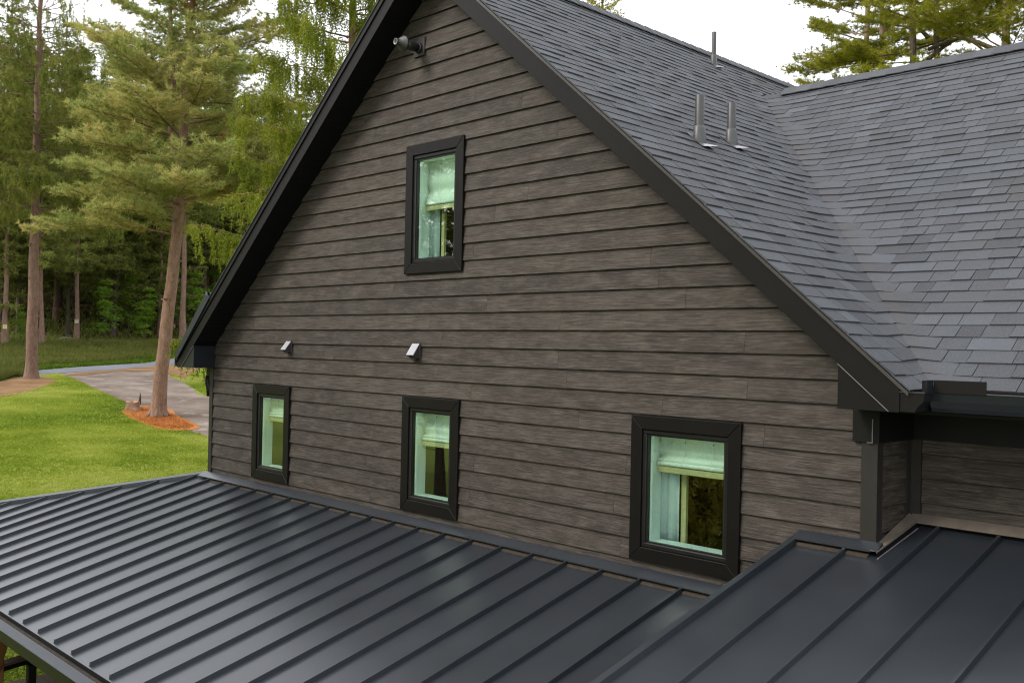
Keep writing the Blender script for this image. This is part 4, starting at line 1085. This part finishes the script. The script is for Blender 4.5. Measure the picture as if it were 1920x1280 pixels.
for i, (t, v, s, lab) in enumerate([(93, -.6, 1.0, 'light green sapling in the dark wood left of the big pine'), (97.5, 1.2, 1.15, None), (94.5, 2.6, .85, None), (99, 3.9, 1.2, None), (101, 6.4, 1.25, None), (97, 7.9, 1.1, None), (88.5, -7.0, .55, 'low green sapling by the yellow sign at the left edge'), (104, 9.5, 1.35, None), (100, 11.5, 1.3, None)]):
    p = sp[i % 3]; o = copy_tree(p, i % 3 not in usp); usp.add(i % 3); o.name = 'sapling'; o.location = gpt(t, v, -.05); o.scale = (s, s, s); o.rotation_euler = (0, 0, i * 1.3)
    o['label'] = lab or 'bright green broadleaf sapling at the dark edge of the wood'; o['category'] = 'sapling'; o['group'] = 'saplings at the edge of the wood'

# fallen trunk in the wood
fl = MB(); fl.tube([gpt(90.2, -4.6, .05), gpt(90.6, -3.9, .55), gpt(91.6, -2.3, .12)], [.10, .09, .05], 7); tag(fl.build('fallen_log', 'bark_grey', None, True), 'thin pale fallen log leaning at the edge of the wood', 'log')
fl = MB(); fl.tube([gpt(93.5, -2.0, .12), gpt(94.5, 1.0, .2)], [.10, .06], 7); tag(fl.build('fallen_log', 'bark_grey', None, True), 'long fallen log lying along the edge of the wood', 'log')

# unseen conifer row, added to shade the lower gable wall; the panes mirror it too
for i, (x, y, k, s) in enumerate([(-25 + 2.3 * q, -15.5 - 1.8 * (q % 3), (0, 4, 2)[q % 3], (.70, .80, .74)[q % 3] + .03 * ((q * 5) % 4)) for q in range(13)]):
    o = copy_tree(protos[k], False); o.name = 'added_shade_tree'; o.location = (x, y, g_xy(x, y) - .05); o.scale = (s, s, s); o.rotation_euler = (0, 0, i * 1.7)
    o['label'] = 'unseen conifer added to shade the lower gable wall, mirrored in its window panes'; o['category'] = 'tree'; o['group'] = 'added conifers that shade the gable'

r = empty('spruce_tree', (-2.7, -8.4, -.05), 'small golden spruce in the yard, mirrored in the wide right lower window pane', 'tree')
spruce(r, 7.0, .5, 2.0, 'leaf_gold', 'bark_dark', 33, .10, 20, (.15, .4), (.28, .42), (6, 9), False, 6, .12, .014)

# stump beside the pine
st = empty('tree_stump', gpt(47.1, .92, 0), 'low cut stump with a broken spike beside the big pine', 'stump')
mb = MB(); N_ = 18; rr_ = random.Random(8)
for j, (z, k) in enumerate(((0, 1.25), (.15, 1.0), (.36, .95))):
    for i in range(N_): a = 6.283 * i / N_; q = .36 * k * (1 + .14 * math.sin(a * 3 + 1) + rr_.uniform(-.05, .05)); mb.v.append((q * math.cos(a), q * .8 * math.sin(a), z + (rr_.uniform(-.05, .06) if j == 2 else 0)))
for j in (0, 1):
    for i in range(N_): mb.f.append((j * N_ + i, j * N_ + (i + 1) % N_, (j + 1) * N_ + (i + 1) % N_, (j + 1) * N_ + i))
mb.build('bole', 'bark_pine', st); top = MB(); top.v = mb.v[2 * N_:3 * N_]; top.v = [(x * .985, y * .985, z + .003) for x, y, z in top.v] + [(0, 0, .33)]
top.f = [(i, (i + 1) % N_, N_) for i in range(N_)]; top.build('cut_face', 'stump_wood', st)
MB().tube([(.12, .22, .25), (.13, .24, .55), (.10, .25, .78)], [.07, .05, .012], 6).build('spike', 'bark_dark', st)

# ------------------------------------------------------------------ grass, weeds
def in_poly(t, v, poly):
    ins = np.zeros(len(t), bool); n = len(poly)
    for i in range(n):
        a, b = poly[i], poly[(i + 1) % n]
        c = ((a[1] > v) != (b[1] > v)) & (t < (b[0] - a[0]) * (v - a[1]) / (b[1] - a[1] + 1e-12) + a[0]); ins ^= c
    return ins
DRIVE = [(61.1, -2.4), (54.2, -.75), (48.5, .94), (43.5, 1.95), (38.6, 3.6), (33, 8.2), (28, 12.5), (31, 18), (38, 13.5), (44, 8.6), (51.1, 4.54), (54.7, 4.03), (57.7, 3.7), (61.5, 3.2), (68.3, 3.3), (66.4, -.1), (62.8, -2.9)]
BED = [(46.7, .6), (43.6, 1.15), (41.3, 1.85), (40.8, 2.75), (41.7, 3.2), (45.2, 2.6), (47.3, 2.2), (48.0, 1.4)]
BED2 = [(51.4, -9), (51.8, -4.8), (52.8, -4.15), (54.8, -3.5), (57.5, -2.9), (60.6, -3.7), (60, -5), (57.5, -5.5), (57, -9)]
ROADP = [(40, -40), (52, -16), (58, -8), (61.0, -4.3), (62.4, -3.4), (66.2, -.2), (74.4, 4.2), (79.3, 7.8), (95, 22), (120, 50), (124, 46), (99, 17), (83, 6.3), (80.8, 4.5), (72.7, -.4), (66.6, -3.7), (63.8, -5.0), (59.2, -9), (55, -16), (43, -42)]
VERGE = [(62.0, -2.5), (66.8, .2), (74, 4.2), (72, 5.6), (66, 5.0), (62.3, 4.3), (59.5, 3.9), (62.8, 3.3), (65.6, 2.2), (64.6, .2), (61.4, -1.8)]
def blades(name, n, t0, t1, vk0, vk1, L, w, m, K, keep, power=1.0, zj=0.0):
    rng = np.random.default_rng(abs(hash(len(name))) % 999 + n); t = t0 + (t1 - t0) * rng.uniform(size=n) ** power; v = t * (vk0 + (vk1 - vk0) * rng.uniform(size=n))
    k = keep(t, v); t, v = t[k], v[k]
    x = SO[0] + t * SU[0] + v * SV[0]; y = SO[1] + t * SU[1] + v * SV[1]
    z = np.interp(t, KT, KZ)
    C = np.stack([x, y, z - .01], 1); D = np.tile(np.array([0, 0, 1.0]), (len(t), 1))
    V, F = tufts(C, D, K, L, w, 1.25, rng, .6); o = tri_object(name, V, F, m); return tag(o, kind='stuff')
nothard = lambda t, v: ~in_poly(t, v, DRIVE) & ~in_poly(t, v, BED) & ~in_poly(t, v, BED2) & ~in_poly(t, v, ROADP)
def lawn_keep(t, v):
    # thick where the lawn is in the open, thinning out towards its far sides
    x = SO[0] + t * SU[0] + v * SV[0]; y = SO[1] + t * SU[1] + v * SV[1]
    off = (x > -4.9) & (y > -3.3)
    return nothard(t, v) & ~in_poly(t, v, VERGE) & ~off
blades('grass', 100000, 15, 63, -.115, .11, .075, .009, 'leaf_grass', 4, lawn_keep, .8)
for o_, a_, b_ in (('left', -.36, -.115), ('right', .11, .40)):
    blades('grass', 60000, 13, 60, a_, b_, .085, .015, 'leaf_grass', 4, lawn_keep, .75)
def bank_keep(t, v):
    e = np.interp(v, [p[1] for p in FLOOR_EDGE], [p[0] for p in FLOOR_EDGE]); return nothard(t, v) & (t < e + 1.2) & ~in_poly(t, v, VERGE)
far_edge = lambda v: np.interp(v, [-42, -16, -9, -5, -3.7, -.4, 4.5, 6.3, 17, 46], [43, 55, 59, 63.6, 66.4, 72.5, 80.6, 83, 99, 124])
blades('roadside_grass', 30000, 62, 92, -.12, .14, .28, .03, 'leaf_verge', 4, lambda t, v: bank_keep(t, v) & (t > far_edge(v) + .3) & (t < far_edge(v) + 4.5))
blades('bank_ferns', 30000, 64, 98, -.12, .16, .50, .05, 'leaf_fern', 5, lambda t, v: bank_keep(t, v) & (t > far_edge(v) + 3.6))
blades('forest_undergrowth', 5000, 86, 128, -.16, .28, .75, .07, 'leaf_forest', 6, lambda t, v: t > np.interp(v, [p[1] for p in FLOOR_EDGE], [p[0] for p in FLOOR_EDGE]) + 1.5)
blades('weeds', 5000, 57.5, 64.5, -.16, -.068, .42, .03, 'leaf_fern', 5, lambda t, v: (~in_poly(t, v, BED2)) & (v < -4.35))
blades('fallen_needles', 9000, 40, 48.5, .0, .085, .10, .006, 'leaf_rust', 3, lambda t, v: in_poly(t, v, BED))

for o in list(bpy.data.objects):
    if o.type == 'EMPTY' and o.parent is None and not o.children: bpy.data.objects.remove(o)
